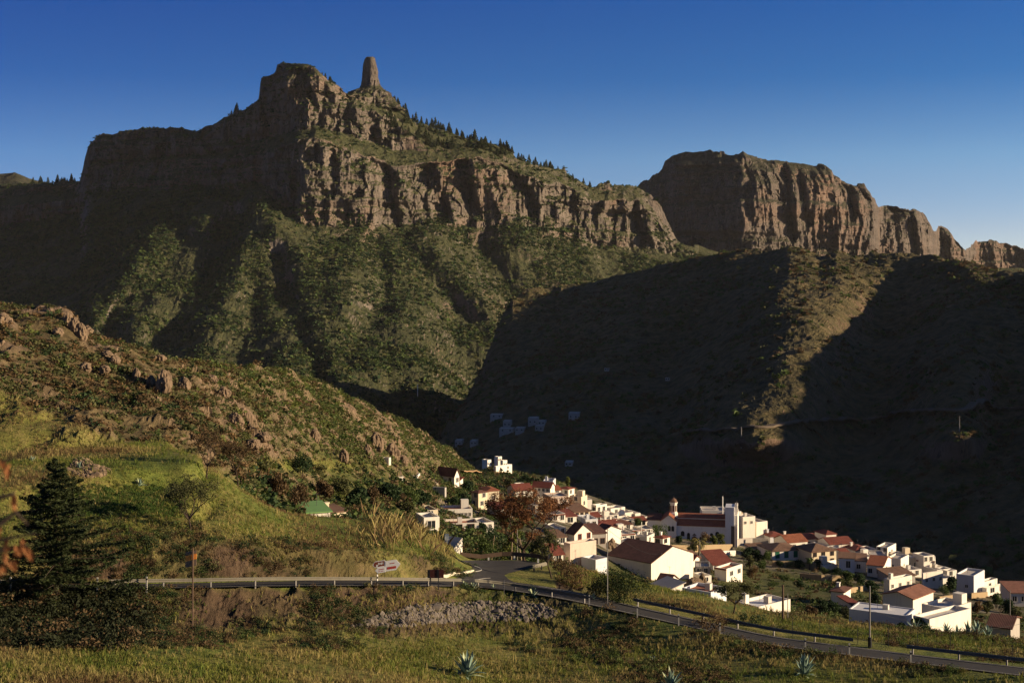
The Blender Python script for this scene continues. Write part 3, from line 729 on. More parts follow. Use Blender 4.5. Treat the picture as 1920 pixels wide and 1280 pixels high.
LEAF = {
 'green': foliage("green foliage", (.028, .048, .012), (.085, .115, .030)), 'olive': foliage("olive foliage", (.040, .046, .016), (.115, .115, .042)), 'dark': foliage("dark foliage", (.012, .026, .010), (.038, .062, .022)),
 'pine': foliage("pine needles", (.014, .022, .008), (.042, .052, .017)), 'light': foliage("light foliage", (.06, .075, .016), (.13, .145, .036)), 'dry': foliage("dry foliage", (.075, .045, .02), (.17, .105, .045)),
 'orange': foliage("rusty foliage", (.085, .036, .015), (.20, .088, .036)), 'palm': foliage("palm fronds", (.06, .055, .016), (.16, .13, .04)), 'brownleaf': foliage("dead orange leaves", (.16, .06, .025), (.34, .15, .06)),
 'brush': foliage("brown brush", (.05, .032, .016), (.13, .085, .04)), 'vine': foliage("vine rows", (.03, .062, .012), (.075, .12, .025)),
}

# ------------------------------------------------------------------ road, hairpin and painted lines
KR, KY = ground.kR, ground.kY
def edge_pt(i, w):
    """point on the road: column i, 0 = near edge, 1 = far edge"""
    z0, z1 = (YH - KR[i, 4]) / F * KY[i, 4], (YH - KR[i, 5]) / F * KY[i, 5]
    y = KY[i, 4] * (1 - w) + KY[i, 5] * w; z = z0 * (1 - w) + z1 * w
    return Vector((uu(GX[i]) * y, y, z))
ri = [i for i in range(len(GX)) if -880 <= GX[i] <= 2880]
def strip(name, w0, w1, dz, mat, rng=None, kind='structure', th=0.0):
    idx = [i for i in ri if rng is None or rng[0] <= GX[i] <= rng[1]]
    V = np.array([[edge_pt(i, w) + Vector((0, 0, dz)) for w in np.linspace(w0, w1, 4)] for i in idx], float)
    o = link(name, grid_mesh(name, V, mat)); tag(o, kind=kind); return o
strip('road', -0.05, 1.05, 0.0, MT['asphalt'])
strip('road_line', 0.02, 0.042, 0.008, MT['paint'], (-300, 905))
strip('road_line', 0.955, 0.978, 0.008, MT['paint'], (-300, 880))
strip('road_line', 0.02, 0.042, 0.008, MT['paint'], (960, 2600))
strip('road_line', 0.955, 0.978, 0.008, MT['paint'], (1010, 2600))
hair_poly = [(846, 1090), (862, 1080), (884, 1073), (888, 1069), (886, 1062), (878, 1056), (866, 1051.5), (862, 1050), (1026, 1049.5), (1012, 1056), (994, 1063), (975, 1069), (958, 1073), (946, 1077), (952, 1084), (968, 1093), (960, 1104), (900, 1098)]
def inside(px, row, poly):
    c = np.zeros(px.shape, bool); n = len(poly)
    for i in range(n):
        (x0, y0), (x1, y1) = poly[i], poly[i - 1]
        with np.errstate(divide='ignore', invalid='ignore'):
            c ^= ((y0 > row) != (y1 > row)) & (px < (x1 - x0) * (row - y0) / (y1 - y0 + 1e-12) + x0)
    return c
def drape(name, poly, sh, step_px, ys, dz, mat, kind='structure'):
    xs = np.arange(min(p[0] for p in poly), max(p[0] for p in poly) + step_px, step_px)
    Z = np.array([[sh.z_at(x, y) for y in ys] for x in xs]) + dz
    Yg = np.ones((len(xs), 1)) * np.asarray(ys)[None]; X = uu(xs)[:, None] * Yg
    row = YH - F * Z / Yg; px = xs[:, None] + 0 * Yg
    ok = inside(px, row, poly)
    idx = np.arange(Z.size).reshape(Z.shape)
    q = np.stack([idx[:-1, :-1], idx[1:, :-1], idx[1:, 1:], idx[:-1, 1:]], -1).reshape(-1, 4)
    q = q[ok.ravel()[q].sum(1) >= 3]
    o = link(name, raw_mesh(name, np.stack([X, Yg, Z], -1).reshape(-1, 3), q, mat, True)); tag(o, kind=kind); return o
drape('side_road', hair_poly, ground, 1.0, np.arange(138, 172, 0.25), 0.05, MT['asphalt'])
def ribbon(name, pix, sh, width, dz, mat, ymin=0, kind='structure', n=None, th=None):
    """a strip following photo points draped on a sheet"""
    P = []
    d = np.cumsum([0] + [math.dist(a, b) for a, b in zip(pix[:-1], pix[1:])])
    m = n or int(d[-1] / 4) + 2
    for k in range(m):
        t = d[-1] * k / (m - 1)
        px, row = np.interp(t, d, [p[0] for p in pix]), np.interp(t, d, [p[1] for p in pix])
        Y = sh.hit(px, row, ymin)
        if Y: P.append(Vector((uu(px) * Y, Y, 0)))
    P = [q for q in P if abs(q.y - np.median([w.y for w in P])) < 400]
    mb = MB(); L, R = [], []
    ys = gsmooth(np.array([p.y for p in P]), 2); xs = gsmooth(np.array([p.x for p in P]), 1)
    P = [Vector((x, y, 0)) for x, y in zip(xs, ys)]
    for i, p in enumerate(P):
        t = (P[min(i + 1, len(P) - 1)] - P[max(i - 1, 0)]).normalized(); s_ = Vector((-t.y, t.x, 0)) * width / 2
        z = max(sh.zxy(p.x + s_.x * f, p.y + s_.y * f) for f in (-1, -.5, 0, .5, 1)) + dz
        L.append((p.x + s_.x, p.y + s_.y, z)); R.append((p.x - s_.x, p.y - s_.y, z))
    n = len(L); h = th or 0.3
    vs = L + R + [(x, y, z - h) for x, y, z in L] + [(x, y, z - h) for x, y, z in R]
    fs = []
    for i in range(n - 1):
        fs += [(n + i, n + i + 1, i + 1, i), (i, i + 1, 2 * n + i + 1, 2 * n + i), (n + i + 1, n + i, 3 * n + i, 3 * n + i + 1)]
    mb.add(vs, fs); o = mb.build(name, mat); tag(o, kind=kind); return o
ribbon('kerb', [(784, 1089), (820, 1084), (850, 1079), (875, 1074), (884, 1072), (888, 1069)], ground, 0.28, 0.16, MT['kerb'])
ribbon('road_line', [(888, 1061), (903, 1065), (905, 1068), (899, 1071), (886, 1073)], ground, 0.12, 0.065, MT['paint'])
ribbon('road_line', [(862, 1093), (890, 1087), (920, 1083)], ground, 0.2, 0.062, MT['pole'])
ribbon('mountain_road', [(1280, 812), (1340, 809), (1400, 804), (1450, 799), (1500, 797), (1560, 793), (1640, 785), (1700, 778), (1800, 771), (1920, 765), (1990, 762)], shade, 5.0, 0.3, simple("dusty road", (.11, .085, .062), .95, .25, .2), kind='structure', th=1.2)
ribbon('path', [(905, 887), (935, 886), (960, 885)], ground, 2.0, 0.2, simple("earth path", (.32, .20, .11), .95, .2, .5), ymin=300)
ribbon('path', [(862, 891), (885, 889), (902, 886)], ground, 2.2, 0.3, simple("earth track", (.32, .20, .11), .95, .2, .5), ymin=300)

# ------------------------------------------------------------------ crash barriers
def barrier(px0, px1, label, w=-0.02, mats=('metal', 'pole'), step=4.0, h=0.62):
    idx = [i for i in ri if px0 - 3 <= GX[i] <= px1 + 3]
    pts = [edge_pt(i, w) for i in idx]
    d = np.cumsum([0] + [(b - a).length for a, b in zip(pts[:-1], pts[1:])])
    at = lambda t: Vector([np.interp(t, d, [p[k] for p in pts]) for k in range(3)])
    n = max(2, int(d[-1] / 1.0)); c = [at(d[-1] * k / n) for k in range(n + 1)]
    o = pts[len(pts) // 2]; root = thing('guardrail', o, label, 'guardrail')
    prof = [(0.0, -.155), (-.06, -.12), (-.06, -.06), (0.0, -.02), (0.0, .02), (-.06, .06), (-.06, .12), (0.0, .155)]
    vs, fs = [], []
    for i, p in enumerate(c):
        t = (c[min(i + 1, n)] - c[max(i - 1, 0)]).normalized(); s_ = Vector((-t.y, t.x, 0)).normalized()
        for a, b in prof: vs.append(p + s_ * (a + 0.0) + Vector((0, 0, h + b)) - o)
        for a, b in reversed(prof): vs.append(p + s_ * (a + 0.012) + Vector((0, 0, h + b)) - o)
    m = 2 * len(prof)
    for i in range(n):
        for k in range(m): fs.append((i * m + k, i * m + (k + 1) % m, (i + 1) * m + (k + 1) % m, (i + 1) * m + k))
    MB().add(vs, fs).build('rail', MT[mats[0]], root)
    pm = MB().box(-.06, .06, .015, .17, -.8, h + .14).mesh('post', MT[mats[1]])
    k = 0.5
    while k < d[-1]:
        p = at(k); t = (at(min(k + .5, d[-1])) - at(max(k - .5, 0))).normalized()
        q = link('post', pm, root, p - o); q.rotation_euler = (0, 0, math.atan2(t.y, t.x)); k += step
    return root
barrier(-260, 118, "steel crash barrier at the far left, mostly hidden behind the dark conifer")
barrier(206, 862, "long bright two-ribbed crash barrier along the road left of the hairpin junction")
barrier(893, 1110, "crash barrier sloping down right of the junction behind the roadside agaves", mats=('metal', 'pole'))
barrier(1190, 1598, "dark crash barrier along the lower road past the round green bush", w=1.02)
barrier(1702, 2120, "dark crash barrier on the road at the lower right corner", w=1.02)
# barrier round the outside of the hairpin
def free_barrier(pix, Ys, label, name='guardrail', h=.55, beam=.34, mats=('timber', 'whitep'), step=3.2, posth=.5):
    P = [Vector((uu(px) * Y, Y, ground.z_at(px, Y))) for px, Y in zip(pix, Ys)]
    d = np.cumsum([0] + [(b - a).length for a, b in zip(P[:-1], P[1:])])
    at = lambda t: Vector([np.interp(t, d, [p[k] for p in P]) for k in range(3)])
    o = P[0]; root = thing(name, o, label, 'guardrail')
    n = max(3, int(d[-1] / 1.2)); vs, fs = [], []
    for i in range(n + 1):
        p = at(d[-1] * i / n) - o
        for dy, z in ((0, h - beam / 2), (0, h + beam / 2), (.07, h + beam / 2), (.07, h - beam / 2)): vs.append((p.x, p.y + dy, p.z + z))
    for i in range(n):
        for k in range(4): fs.append((i * 4 + k, i * 4 + (k + 1) % 4, i * 4 + 4 + (k + 1) % 4, i * 4 + 4 + k))
    fs += [(3, 2, 1, 0), (n * 4, n * 4 + 1, n * 4 + 2, n * 4 + 3)]
    MB().add(vs, fs).build('rail', MT[mats[0]], root)
    pm = MB().box(-.09, .09, -.08, -.01, -.5, posth).mesh('post', MT[mats[1]])
    k = .4
    while k < d[-1]: link('post', pm, root, at(k) - o); k += step
    return root
free_barrier([862, 900, 950, 1000, 1028], [168.5, 169, 169.5, 169, 167], "low dark barrier with white posts around the outside of the hairpin bend", h=.85, beam=.5, posth=.62)
free_barrier([999, 1012, 1027], [157.5, 160, 163.5], "short sunlit barrier section at the right end of the hairpin bend", h=.55, beam=.42, mats=('metal', 'darkmetal'), step=3.0)

# ------------------------------------------------------------------ poles, posts, signs
def gp(px, Y, sh=None):
    s_ = sh or ground
    return Vector((uu(px) * Y, Y, s_.z_at(px, Y)))
def place(px, row, ymin=0, sh=None):
    s_ = sh or ground
    Y = s_.hit(px, row, ymin) or s_.hit(px, row, 0)
    if not Y:                                           # above the brow: stand on the brow
        i_ = s_.col(px)[0]; sel = np.where(s_.Y[i_] > max(ymin, 60))[0]; k_ = sel[np.argmin(s_.row[i_][sel])]
        return Vector((s_.u[i_, 0] * s_.Y[i_, k_], s_.Y[i_, k_], s_.Z[i_, k_]))
    return Vector((uu(px) * Y, Y, (YH - row) / F * Y))
def hgt(p, top_row): return (YH - top_row) / F * p.y - p.z
def arrow_sign():
    p = gp(707, 127.2); p.z -= .1
    k = p.y / F
    root = thing('direction_sign', p, "tilted white and brown arrow signs on a black and white striped post", 'road sign')
    MB().tube([(0, 0, -.4), (.02, 0, hgt(p, 1093))], .055, 8).build('post', MT['pole'], root)
    st = MB()
    zz = [hgt(p, r) for r in (1093, 1088, 1084, 1080, 1076, 1072)]
    for i in range(5): st.mat(i % 2).tube([(.02, -.005, zz[i]), (.02, -.005, zz[i + 1])], .062, 8)
    st.build('striped_post', [MT['black'], MT['whitep']], root)
    def panel(x0, x1, zb, zt, tip, mat, border, marks, dy):
        """arrow-ended board between photo columns x0 and x1, both ends given at the post's depth; tip 'l' or 'r'"""
        X = lambda q: (q - 707) * k
        sl = 0.155                                     # the whole sign leans, right end high
        h = (zt - zb) / 2; zc = (zt + zb) / 2
        def pt(x, z, y): return (x, y, z + sl * (x - X(712)))
        a, b = X(x0), X(x1); t = h * .85
        def outline(i, y):
            if tip == 'l': o = [(a + t, zb + i), (b - i, zb + i), (b - i, zt - i), (a + t, zt - i), (a + i * 1.5, zc)]
            else: o = [(a + i, zb + i), (b - t, zb + i), (b - i * 1.5, zc), (b - t, zt - i), (a + i, zt - i)]
            return [pt(x, z, y) for x, z in o]
        f = outline(0, dy); bk = outline(0, dy + .04); n = 5
        m = MB().add(f + bk, [tuple(range(n)), tuple(range(2 * n - 1, n - 1, -1))] + [(i, n + i, n + (i + 1) % n, (i + 1) % n) for i in range(n)])
        o = m.build('arrow_panel', border, root)
        MB().add(outline(.05, dy - .004), [tuple(range(5))]).build('face', mat, o)
        g = MB()
        for fx0, fx1, fz0, fz1 in marks:
            xa, xb = a + (b - a) * fx0, a + (b - a) * fx1; za, zb2 = zb + (zt - zb) * fz0, zb + (zt - zb) * fz1
            g.add([pt(xa, za, dy - .009), pt(xb, za, dy - .009), pt(xb, zb2, dy - .009), pt(xa, zb2, dy - .009)], [(0, 1, 2, 3)])
        return g, o
    g, o = panel(698.5, 722, hgt(p, 1062), hgt(p, 1050.5), 'l', MT['brownp'], MT['whitep'], [(.46, .52, .35, .75), (.56, .64, .4, .7), (.68, .76, .35, .72), (.80, .86, .4, .7), (.3, .42, .1, .45)], -.10)
    g.build('lettering', MT['whitep'], o)
    g, o = panel(703.5, 723, hgt(p, 1073), hgt(p, 1062), 'l', MT['whitep'], MT['whitep'], [(.35, .46, .52, .66), (.5, .66, .52, .66), (.7, .84, .52, .66), (.32, .5, .22, .32), (.55, .8, .22, .32)], -.13)
    g.build('lettering', MT['redp'], o)
    g, o = panel(722.2, 751, hgt(p, 1072), hgt(p, 1052.5), 'r', MT['whitep'], MT['whitep'], [(.30, .42, .66, .74), (.45, .62, .66, .74), (.12, .72, .16, .40)], -.115)
    g.build('lettering', MT['redp'], o)
arrow_sign()
def brown_board():
    p = gp(815, 133.5); k = p.y / F
    root = thing('board_sign', p, "dark brown board seen from behind on two posts by the junction", 'road sign')
    z0, z1 = hgt(p, 1083), hgt(p, 1067.5)
    b = MB().box(-13.5 * k, 17 * k, 0, .05, z0, z1).build('panel', MT['backsign'], root)
    for xa, xb in ((-13.5, -9), (4, 8)): MB().box(xa * k, xb * k, -.03, -.002, z0, z1).build('rib', MT['black'], b)
    for x in (-8, 7): MB().box(x * k - .04, x * k + .04, .055, .13, -.6, z1 - .05).build('post', MT['darkmetal'], root)
brown_board()
def orange_board():
    p = gp(361, 111.5); k = p.y / F
    root = thing('notice_board', p, "orange and grey wooden notice board on a tall thin pole beside the road", 'sign board')
    MB().tube([(0, 0, -.5), (.03, 0, hgt(p, 1027))], .06, 7).build('pole', MT['timber'], root)
    def quad(r0, r1, dx0, dx1, dz):                    # right side higher, as it hangs askew
        a, b = hgt(p, r1), hgt(p, r0)
        return [(dx0 * k, .07, a - dz), (dx1 * k, .07, a + dz), (dx1 * k, .07, b + dz), (dx0 * k, .07, b - dz)]
    def plank(name, q, mat):
        q2 = [(x, y + .05, z) for x, y, z in q]
        MB().add(q + q2, [(0, 1, 2, 3), (7, 6, 5, 4), (0, 4, 5, 1), (1, 5, 6, 2), (2, 6, 7, 3), (3, 7, 4, 0)]).build(name, mat, root)
    plank('upper_board', quad(1033, 1039.3, -14, 6.5, .08), MT['board'])
    plank('orange_panel', quad(1039.8, 1050, -14, 6.8, .1), MT['orange'])
    plank('lower_board', quad(1051, 1062, -14, 6.8, .1), MT['board'])
orange_board()
def white_traffic_sign():
    p = gp(838, 176); p.z = (YH - 1030) / F * 176; k = p.y / F
    root = thing('traffic_sign', p, "small white rectangular traffic sign on a white post above the hairpin", 'road sign')
    MB().tube([(0, 0, -1.5), (0, 0, hgt(p, 1000))], .06, 7).build('post', MT['whitep'], root)
    MB().box(-4 * k, 4 * k, -.06, -.02, hgt(p, 1012), hgt(p, 1000)).build('panel', MT['bluew'], root)
white_traffic_sign()
def delineator(px, label, w=-0.1):
    i = int(np.argmin(abs(GX - px))); p = edge_pt(i, w)
    root = thing('delineator_post', p, label, 'road post', 'white marker posts along the road')
    MB().prism([(-.06, -.05), (.06, -.05), (.06, .05), (-.06, .05)], -.4, 1.0).build('post', MT['dullwhite'], root)
    MB().box(-.065, .065, -.06, .06, .72, .86).build('reflector', MT['black'], root)
for px, lb in ((20, "white marker post left of the dark conifer"), (182, "white marker post just right of the dark conifer"), (274, "white marker post between the conifer and the orange notice board"),
               (1105, "pale marker post at the gap in the barriers below the round bush"), (1194, "tall pale marker post where the lower dark barrier begins"), (1272, "pale marker post midway on the lower dark barrier"),
               (1350, "pale marker post on the lower road below the small bare tree"), (1509, "pale marker post above the spiky agave at the lower right"), (1592, "pale marker post at the right end of the lower dark barrier"), (1708, "marker post at the left end of the corner barrier")):
    delineator(px, lb)
def pole(px, row, top, label, r=.09, name='utility_pole', cat='pole', group=None, sh=None, ymin=0, arm=False, mat='timber', Y=None):
    p = gp(px, Y, sh) if Y else place(px, row, ymin, sh)
    root = thing(name, p, label, cat, group); H = hgt(p, top)
    MB().tube([(0, 0, -.8), (0, 0, H)], [r, r * .7], 7).build('shaft', MT[mat], root)
    if arm: MB().box(-.9, .9, -.06, .06, H - .5, H - .36).build('crossarm', MT[mat], root)
    return p, H
pA = pole(1631, 1213, 1098, "tall thin pole with a dark base standing in the grass field", .085, mat='pole')
MB().tube([(0, 0, 0), (0, 0, .9)], .17, 8).build('base', MT['black'], [o for o in bpy.data.objects if o.name.startswith('utility_pole')][0])
pB = pole(1468, 1160, 1096, "timber pole beside the flat white roof with a chimney", .14)
pC = pole(1139, 1140, 990, "thin tall pole standing in the round green bush by the road", .06, mat='pole', Y=138)
pD = pole(945, 1117, 1087, "short grey post beside the road at the hairpin junction", .05, name='marker_pole', cat='post', mat='pole', Y=139.5)
pE = pole(1240, 1086, 1036, "thin pole in front of the big gabled white hall", .07, mat='pole', ymin=200)
pF = pole(1312, 1080, 1012, "pole among the gardens below the church", .09, mat='pole', ymin=200)
pole(1477, 1160, 1112, "slim lamp post with a small head by the flat white roof", .05, name='street_lamp', cat='street lamp', mat='pole', arm=False)
pole(1203, 1015, 978, "white post among the red roofs left of the church", .1, mat='whitep', ymin=220)
pole(1894, 1180, 1105, "tall pale lamp post at the right edge of the village", .1, name='street_lamp', cat='street lamp', mat='pole', ymin=160)
pG = pole(970, 1045, 990, "slim grey pole behind the hairpin bend", .06, mat='pole', Y=176)
pole(945, 628, 603, "lone pylon on the sunlit spur below the cliffs", .7, name='pylon', cat='pylon', sh=massif, mat='whitep')
pole(783, 746, 720, "pylon on the shaded lower slope left of the valley", .5, name='pylon', cat='pylon', sh=massif, mat='whitep')
pole(1390, 838, 800, "pylon beside the valley road under the sunlit rock", .35, name='pylon', cat='pylon', sh=shade, mat='pole')
pole(1799, 808, 780, "pylon below the valley road at the right", .3, name='pylon', cat='pylon', sh=shade, mat='pole')
# cables between the poles
def cable(a, b, label, sag=.6, r=.018):
    o = a.copy(); root = tag(MB().tube([(a + (b - a) * t - Vector((0, 0, sag * 4 * t * (1 - t))) - o) for t in np.linspace(0, 1, 14)], r, 4).build('cable', MT['cable'], None, o), label, 'cable')
    return root
top = lambda q: q[0] + Vector((0, 0, q[1] - .1))
cable(top(pE), top(pE) + Vector((18, 40, -2.5)), "thin cable across the gable of the white hall", .8)
cable(top(pA) + Vector((0, 0, -2.0)), P3(1925, 1166, 150), "sagging cable crossing in front of the big white terrace house", 1.2, .014)
cable(top(pC), top(pE), "thin cable from the bush pole to the white hall", 1.0, .014)
# wire fence in the field on the right
def field_fence():
    pts = [place(px, r) for px, r in ((1486, 1192), (1537, 1198), (1608, 1208), (1666, 1212), (1720, 1219), (1782, 1226), (1838, 1234), (1898, 1248))]
    root = thing('wire_fence', pts[0], "thin wire fence on slim posts across the grass field at lower right", 'fence')
    for p in pts: MB().tube([(0, 0, -.4), (0, 0, 1.75)], .025, 5).build('post', MT['darkmetal'], root, p - pts[0])
    w = MB()
    for h in (.5, 1.0, 1.6): w.tube([p - pts[0] + Vector((0, 0, h)) for p in pts], .008, 4)
    w.build('wire', MT['darkmetal'], root)
field_fence()

# ------------------------------------------------------------------ houses
WIN = {}
def window_mesh(w, h, style):
    key = (round(w, 1), round(h, 1), style)
    if key not in WIN:
        fm = {'plain': 'frame', 'green': 'greenwood', 'red': 'redwood', 'wood': 'wood'}[style]
        m = MB().mat(0).box(-w / 2, w / 2, -.03, .05, 0, h)
        p = m.mesh('window', [MT['glass'] if style != 'green' else MT['greenwood']])
        f = MB(); t = .09
        f.box(-w / 2 - t, -w / 2, -.07, .05, -t, h + t).box(w / 2, w / 2 + t, -.07, .05, -t, h + t).box(-w / 2, w / 2, -.07, .05, h, h + t).box(-w / 2, w / 2, -.12, .05, -t, 0)
        f.box(-.03, .03, -.055, -.032, 0, h)
        WIN[key] = (p, f.mesh('frame', [MT[fm]]))
    return WIN[key]
HOUSES = []
def house(label, l, c, r, top, base, yaw=0.0, depth=7.0, roof='flat', rcol='dark', wcol='white', ridge='a', rise=None, pitch=14, wl_=(0, 0), wr_=(0, 0), ws=(1.0, 1.2), style='plain',
          door=None, ymin=195, Y=None, chim=0, group='white houses of the village', cat='house', name='house', sh=None, frames=True, deck=None, parapet=.45, band=None, over=.3, fascia=False):
    """l, c, r: photo columns of the left end, the near corner and the right end of the two visible walls; top, base: rows of the wall at the corner"""
    sh = sh or ground
    Yc = Y or sh.hit(c, base, ymin)
    if not Yc:                                          # foot hidden just behind the brow: stand on the brow
        i_ = sh.col(c)[0]; sel = np.where((sh.t > 9.5) & (sh.t < 11.6))[0] if sh is ground else np.arange(len(sh.t)); Yc = sh.Y[i_][sel[np.argmin(sh.row[i_][sel])]] + 2
    if r is None and yaw >= 0 and sh is ground: yaw += 17 if (c - l) * Yc / F < 7 else (9 if (c - l) * Yc / F < 10 else 2)
    a_ = math.radians(yaw); cs, sn = math.cos(a_), math.sin(a_)
    X = uu(c) * Yc; z0 = (YH - base) / F * Yc; H = (YH - top) / F * Yc - z0
    ul = uu(l)
    a = (X - ul * Yc) / (cs - ul * sn)
    if r is None: b = depth
    else:
        ur = uu(r); b = (ur * Yc - X) / (-sn - ur * cs)
        if b <= 0 or b > 60: b = depth
    ctr = Vector((X - cs * a / 2 - sn * b / 2, Yc - sn * a / 2 + cs * b / 2, z0))
    low = min(sh.zxy(ctr.x + cs * i * a / 2 - sn * j * b / 2, ctr.y + sn * i * a / 2 + cs * j * b / 2) for i in (-1, 1) for j in (-1, 1)) - z0
    zb = min(low, 0) - .6
    root = thing(name, ctr, label, cat, group, a_)
    x0, x1, y0, y1 = -a / 2, a / 2, -b / 2, b / 2
    W = MT[wcol]; span = b if ridge == 'a' else a
    rs = rise if rise is not None else math.tan(math.radians(pitch)) * span / 2
    m = MB()
    if roof == 'flat':
        t = .22
        m.add([(x0, y0, zb), (x1, y0, zb), (x1, y1, zb), (x0, y1, zb), (x0, y0, H), (x1, y0, H), (x1, y1, H), (x0, y1, H),
               (x0 + t, y0 + t, H), (x1 - t, y0 + t, H), (x1 - t, y1 - t, H), (x0 + t, y1 - t, H), (x0 + t, y0 + t, H - parapet), (x1 - t, y0 + t, H - parapet), (x1 - t, y1 - t, H - parapet), (x0 + t, y1 - t, H - parapet)],
              [(0, 1, 5, 4), (1, 2, 6, 5), (2, 3, 7, 6), (3, 0, 4, 7), (4, 5, 9, 8), (5, 6, 10, 9), (6, 7, 11, 10), (7, 4, 8, 11), (8, 9, 13, 12), (9, 10, 14, 13), (10, 11, 15, 14), (11, 8, 12, 15)])
        m.build('walls', W, root)
        MB().add([(x0 + t, y0 + t, H - parapet), (x1 - t, y0 + t, H - parapet), (x1 - t, y1 - t, H - parapet), (x0 + t, y1 - t, H - parapet)], [(0, 1, 2, 3)]).build('roof', MT[deck or 'deck'], root)
    else:
        top4 = [(x0, y0, H), (x1, y0, H), (x1, y1, H), (x0, y1, H)]
        vs = [(x0, y0, zb), (x1, y0, zb), (x1, y1, zb), (x0, y1, zb)] + top4
        fs = [(0, 1, 5, 4), (1, 2, 6, 5), (2, 3, 7, 6), (3, 0, 4, 7)]
        R = MB(); th = .16; o = over; e = .012
        if roof == 'gable' and ridge == 'a':
            vs += [(x0, 0, H + rs), (x1, 0, H + rs)]; fs += [(7, 4, 8), (5, 6, 9)]
            k = rs / (b / 2) * o
            R.slab([(x0 - o, y0 - o, H - k + e), (x1 + o, y0 - o, H - k + e), (x1 + o, 0, H + rs + e), (x0 - o, 0, H + rs + e)], -th)
            R.slab([(x1 + o, y1 + o, H - k + e), (x0 - o, y1 + o, H - k + e), (x0 - o, 0, H + rs + e), (x1 + o, 0, H + rs + e)], -th)
        elif roof == 'gable':
            vs += [(0, y0, H + rs), (0, y1, H + rs)]; fs += [(4, 5, 8), (6, 7, 9)]
            k = rs / (a / 2) * o
            R.slab([(x0 - o, y1 + o, H - k + e), (x0 - o, y0 - o, H - k + e), (0, y0 - o, H + rs + e), (0, y1 + o, H + rs + e)], -th)
            R.slab([(x1 + o, y0 - o, H - k + e), (x1 + o, y1 + o, H - k + e), (0, y1 + o, H + rs + e), (0, y0 - o, H + rs + e)], -th)
        elif roof == 'hip':
            q = min(a, b) / 2
            rs = rise if rise is not None else math.tan(math.radians(pitch)) * q
            if a >= b: r0, r1 = (x0 + q, 0, H + rs), (x1 - q, 0, H + rs)
            else: r0, r1 = (0, y0 + q, H + rs), (0, y1 - q, H + rs)
            k = rs / q * o
            E = [(x0 - o, y0 - o, H - k + e), (x1 + o, y0 - o, H - k + e), (x1 + o, y1 + o, H - k + e), (x0 - o, y1 + o, H - k + e)]
            z_ = lambda p: (p[0], p[1], p[2] + e)
            r0, r1 = z_(r0), z_(r1)
            if a >= b: fl = [[E[0], E[1], r1, r0], [E[1], E[2], r1], [E[2], E[3], r0, r1], [E[3], E[0], r0]]
            else: fl = [[E[0], E[1], r0], [E[1], E[2], r1, r0], [E[2], E[3], r1], [E[3], E[0], r0, r1]]
            for f_ in fl: R.slab(f_, -th)
        else:                                          # one slope; ridge 'a' = falls to the front, 'b' = falls to the left
            if ridge == 'a':
                vs[6] = (x1, y1, H + rs); vs[7] = (x0, y1, H + rs); k = rs / b * o
                R.slab([(x0 - o, y0 - o, H - k + e), (x1 + o, y0 - o, H - k + e), (x1 + o, y1 + o, H + rs + k + e), (x0 - o, y1 + o, H + rs + k + e)], -th)
            else:
                vs[5] = (x1, y0, H + rs); vs[6] = (x1, y1, H + rs); k = rs / a * o
                R.slab([(x0 - o, y0 - o, H - k + e), (x1 + o, y0 - o, H + rs + k + e), (x1 + o, y1 + o, H + rs + k + e), (x0 - o, y1 + o, H - k + e)], -th)
        m.add(vs, fs); m.build('walls', W, root)
        ro = R.build('roof', MT[rcol], root)
        if chim:
            for q in range(chim):
                cxh = x0 + a * (.25 + .5 * q); MB().box(cxh - .3, cxh + .3, -.3 + b * .1, .3 + b * .1, H - .2, H + rs + .8).box(cxh - .4, cxh + .4, -.4 + b * .1, .4 + b * .1, H + rs + .802, H + rs + .95).build('chimney', W, ro)
    if roof == 'flat' and chim:
        MB().box(x0 + .6, x0 + 1.4, y0 + .8, y0 + 1.6, H - parapet, H + 1.2).build('chimney', W, root)
    rq = random.Random(int(l * 7 + c * 3))
    if roof == 'flat' and a > 4 and b > 3 and frames:
        k_ = rq.random()
        if k_ < .4: MB().box(0, .9, .2, 1.0, H - parapet + .012, H + .55).box(-.03, .93, .17, 1.03, H + .553, H + .62).build('water_tank', MT['dim'], root)
        if .25 < k_ < .8:
            MB().tube([(-.9, .4, H - parapet), (-.9, .4, H + 2.0)], .03, 4).tube([(-1.3, .4, H + 1.9), (-.5, .4, H + 1.9)], .02, 4).tube([(-1.2, .4, H + 1.6), (-.6, .4, H + 1.6)], .02, 4).build('aerial', MT['darkmetal'], root)
        if k_ > .6: MB().box(x1 - 2.2, x1 - .5, y1 - 2.0, y1 - .5, H - parapet + .012, H + 1.5).build('stair_room', W, root)
    elif frames and rq.random() < .35: MB().tube([(.4, .2, H), (.4, .2, H + rs + 1.7)], .03, 4).tube([(.0, .2, H + rs + 1.6), (.8, .2, H + rs + 1.6)], .02, 4).build('aerial', MT['darkmetal'], root)
    if fascia: MB().box(x0 - .05, x1 + .05, y0 - .25, y0 - .004, H - .35, H - .05).build('eave_tiles', MT['red'], root)
    # windows: wl_ on the front wall, wr_ on the right wall, (columns, storeys)
    def wins(n, rows_, face):
        L = a if face == 'f' else b
        for k in range(n):
            for j in range(rows_):
                hh = H / rows_; w = min(ws[0], L / n * .5); h = min(ws[1], hh * .55)
                s_ = (k + .5) / n * L - L / 2 + (0.12 * L / n * math.sin(7.1 * k + 3 * j + l))
                z = hh * j + hh * .36
                pm, fm = window_mesh(w, h, style)
                o = link('window', pm, root, (s_, y0, z) if face == 'f' else (x1, s_, z))
                if face == 'r': o.rotation_euler = (0, 0, math.pi / 2)
                if frames: link('frame', fm, o)
    if wl_[0]: wins(wl_[0], wl_[1], 'f')
    if wr_[0]: wins(wr_[0], wr_[1], 'r')
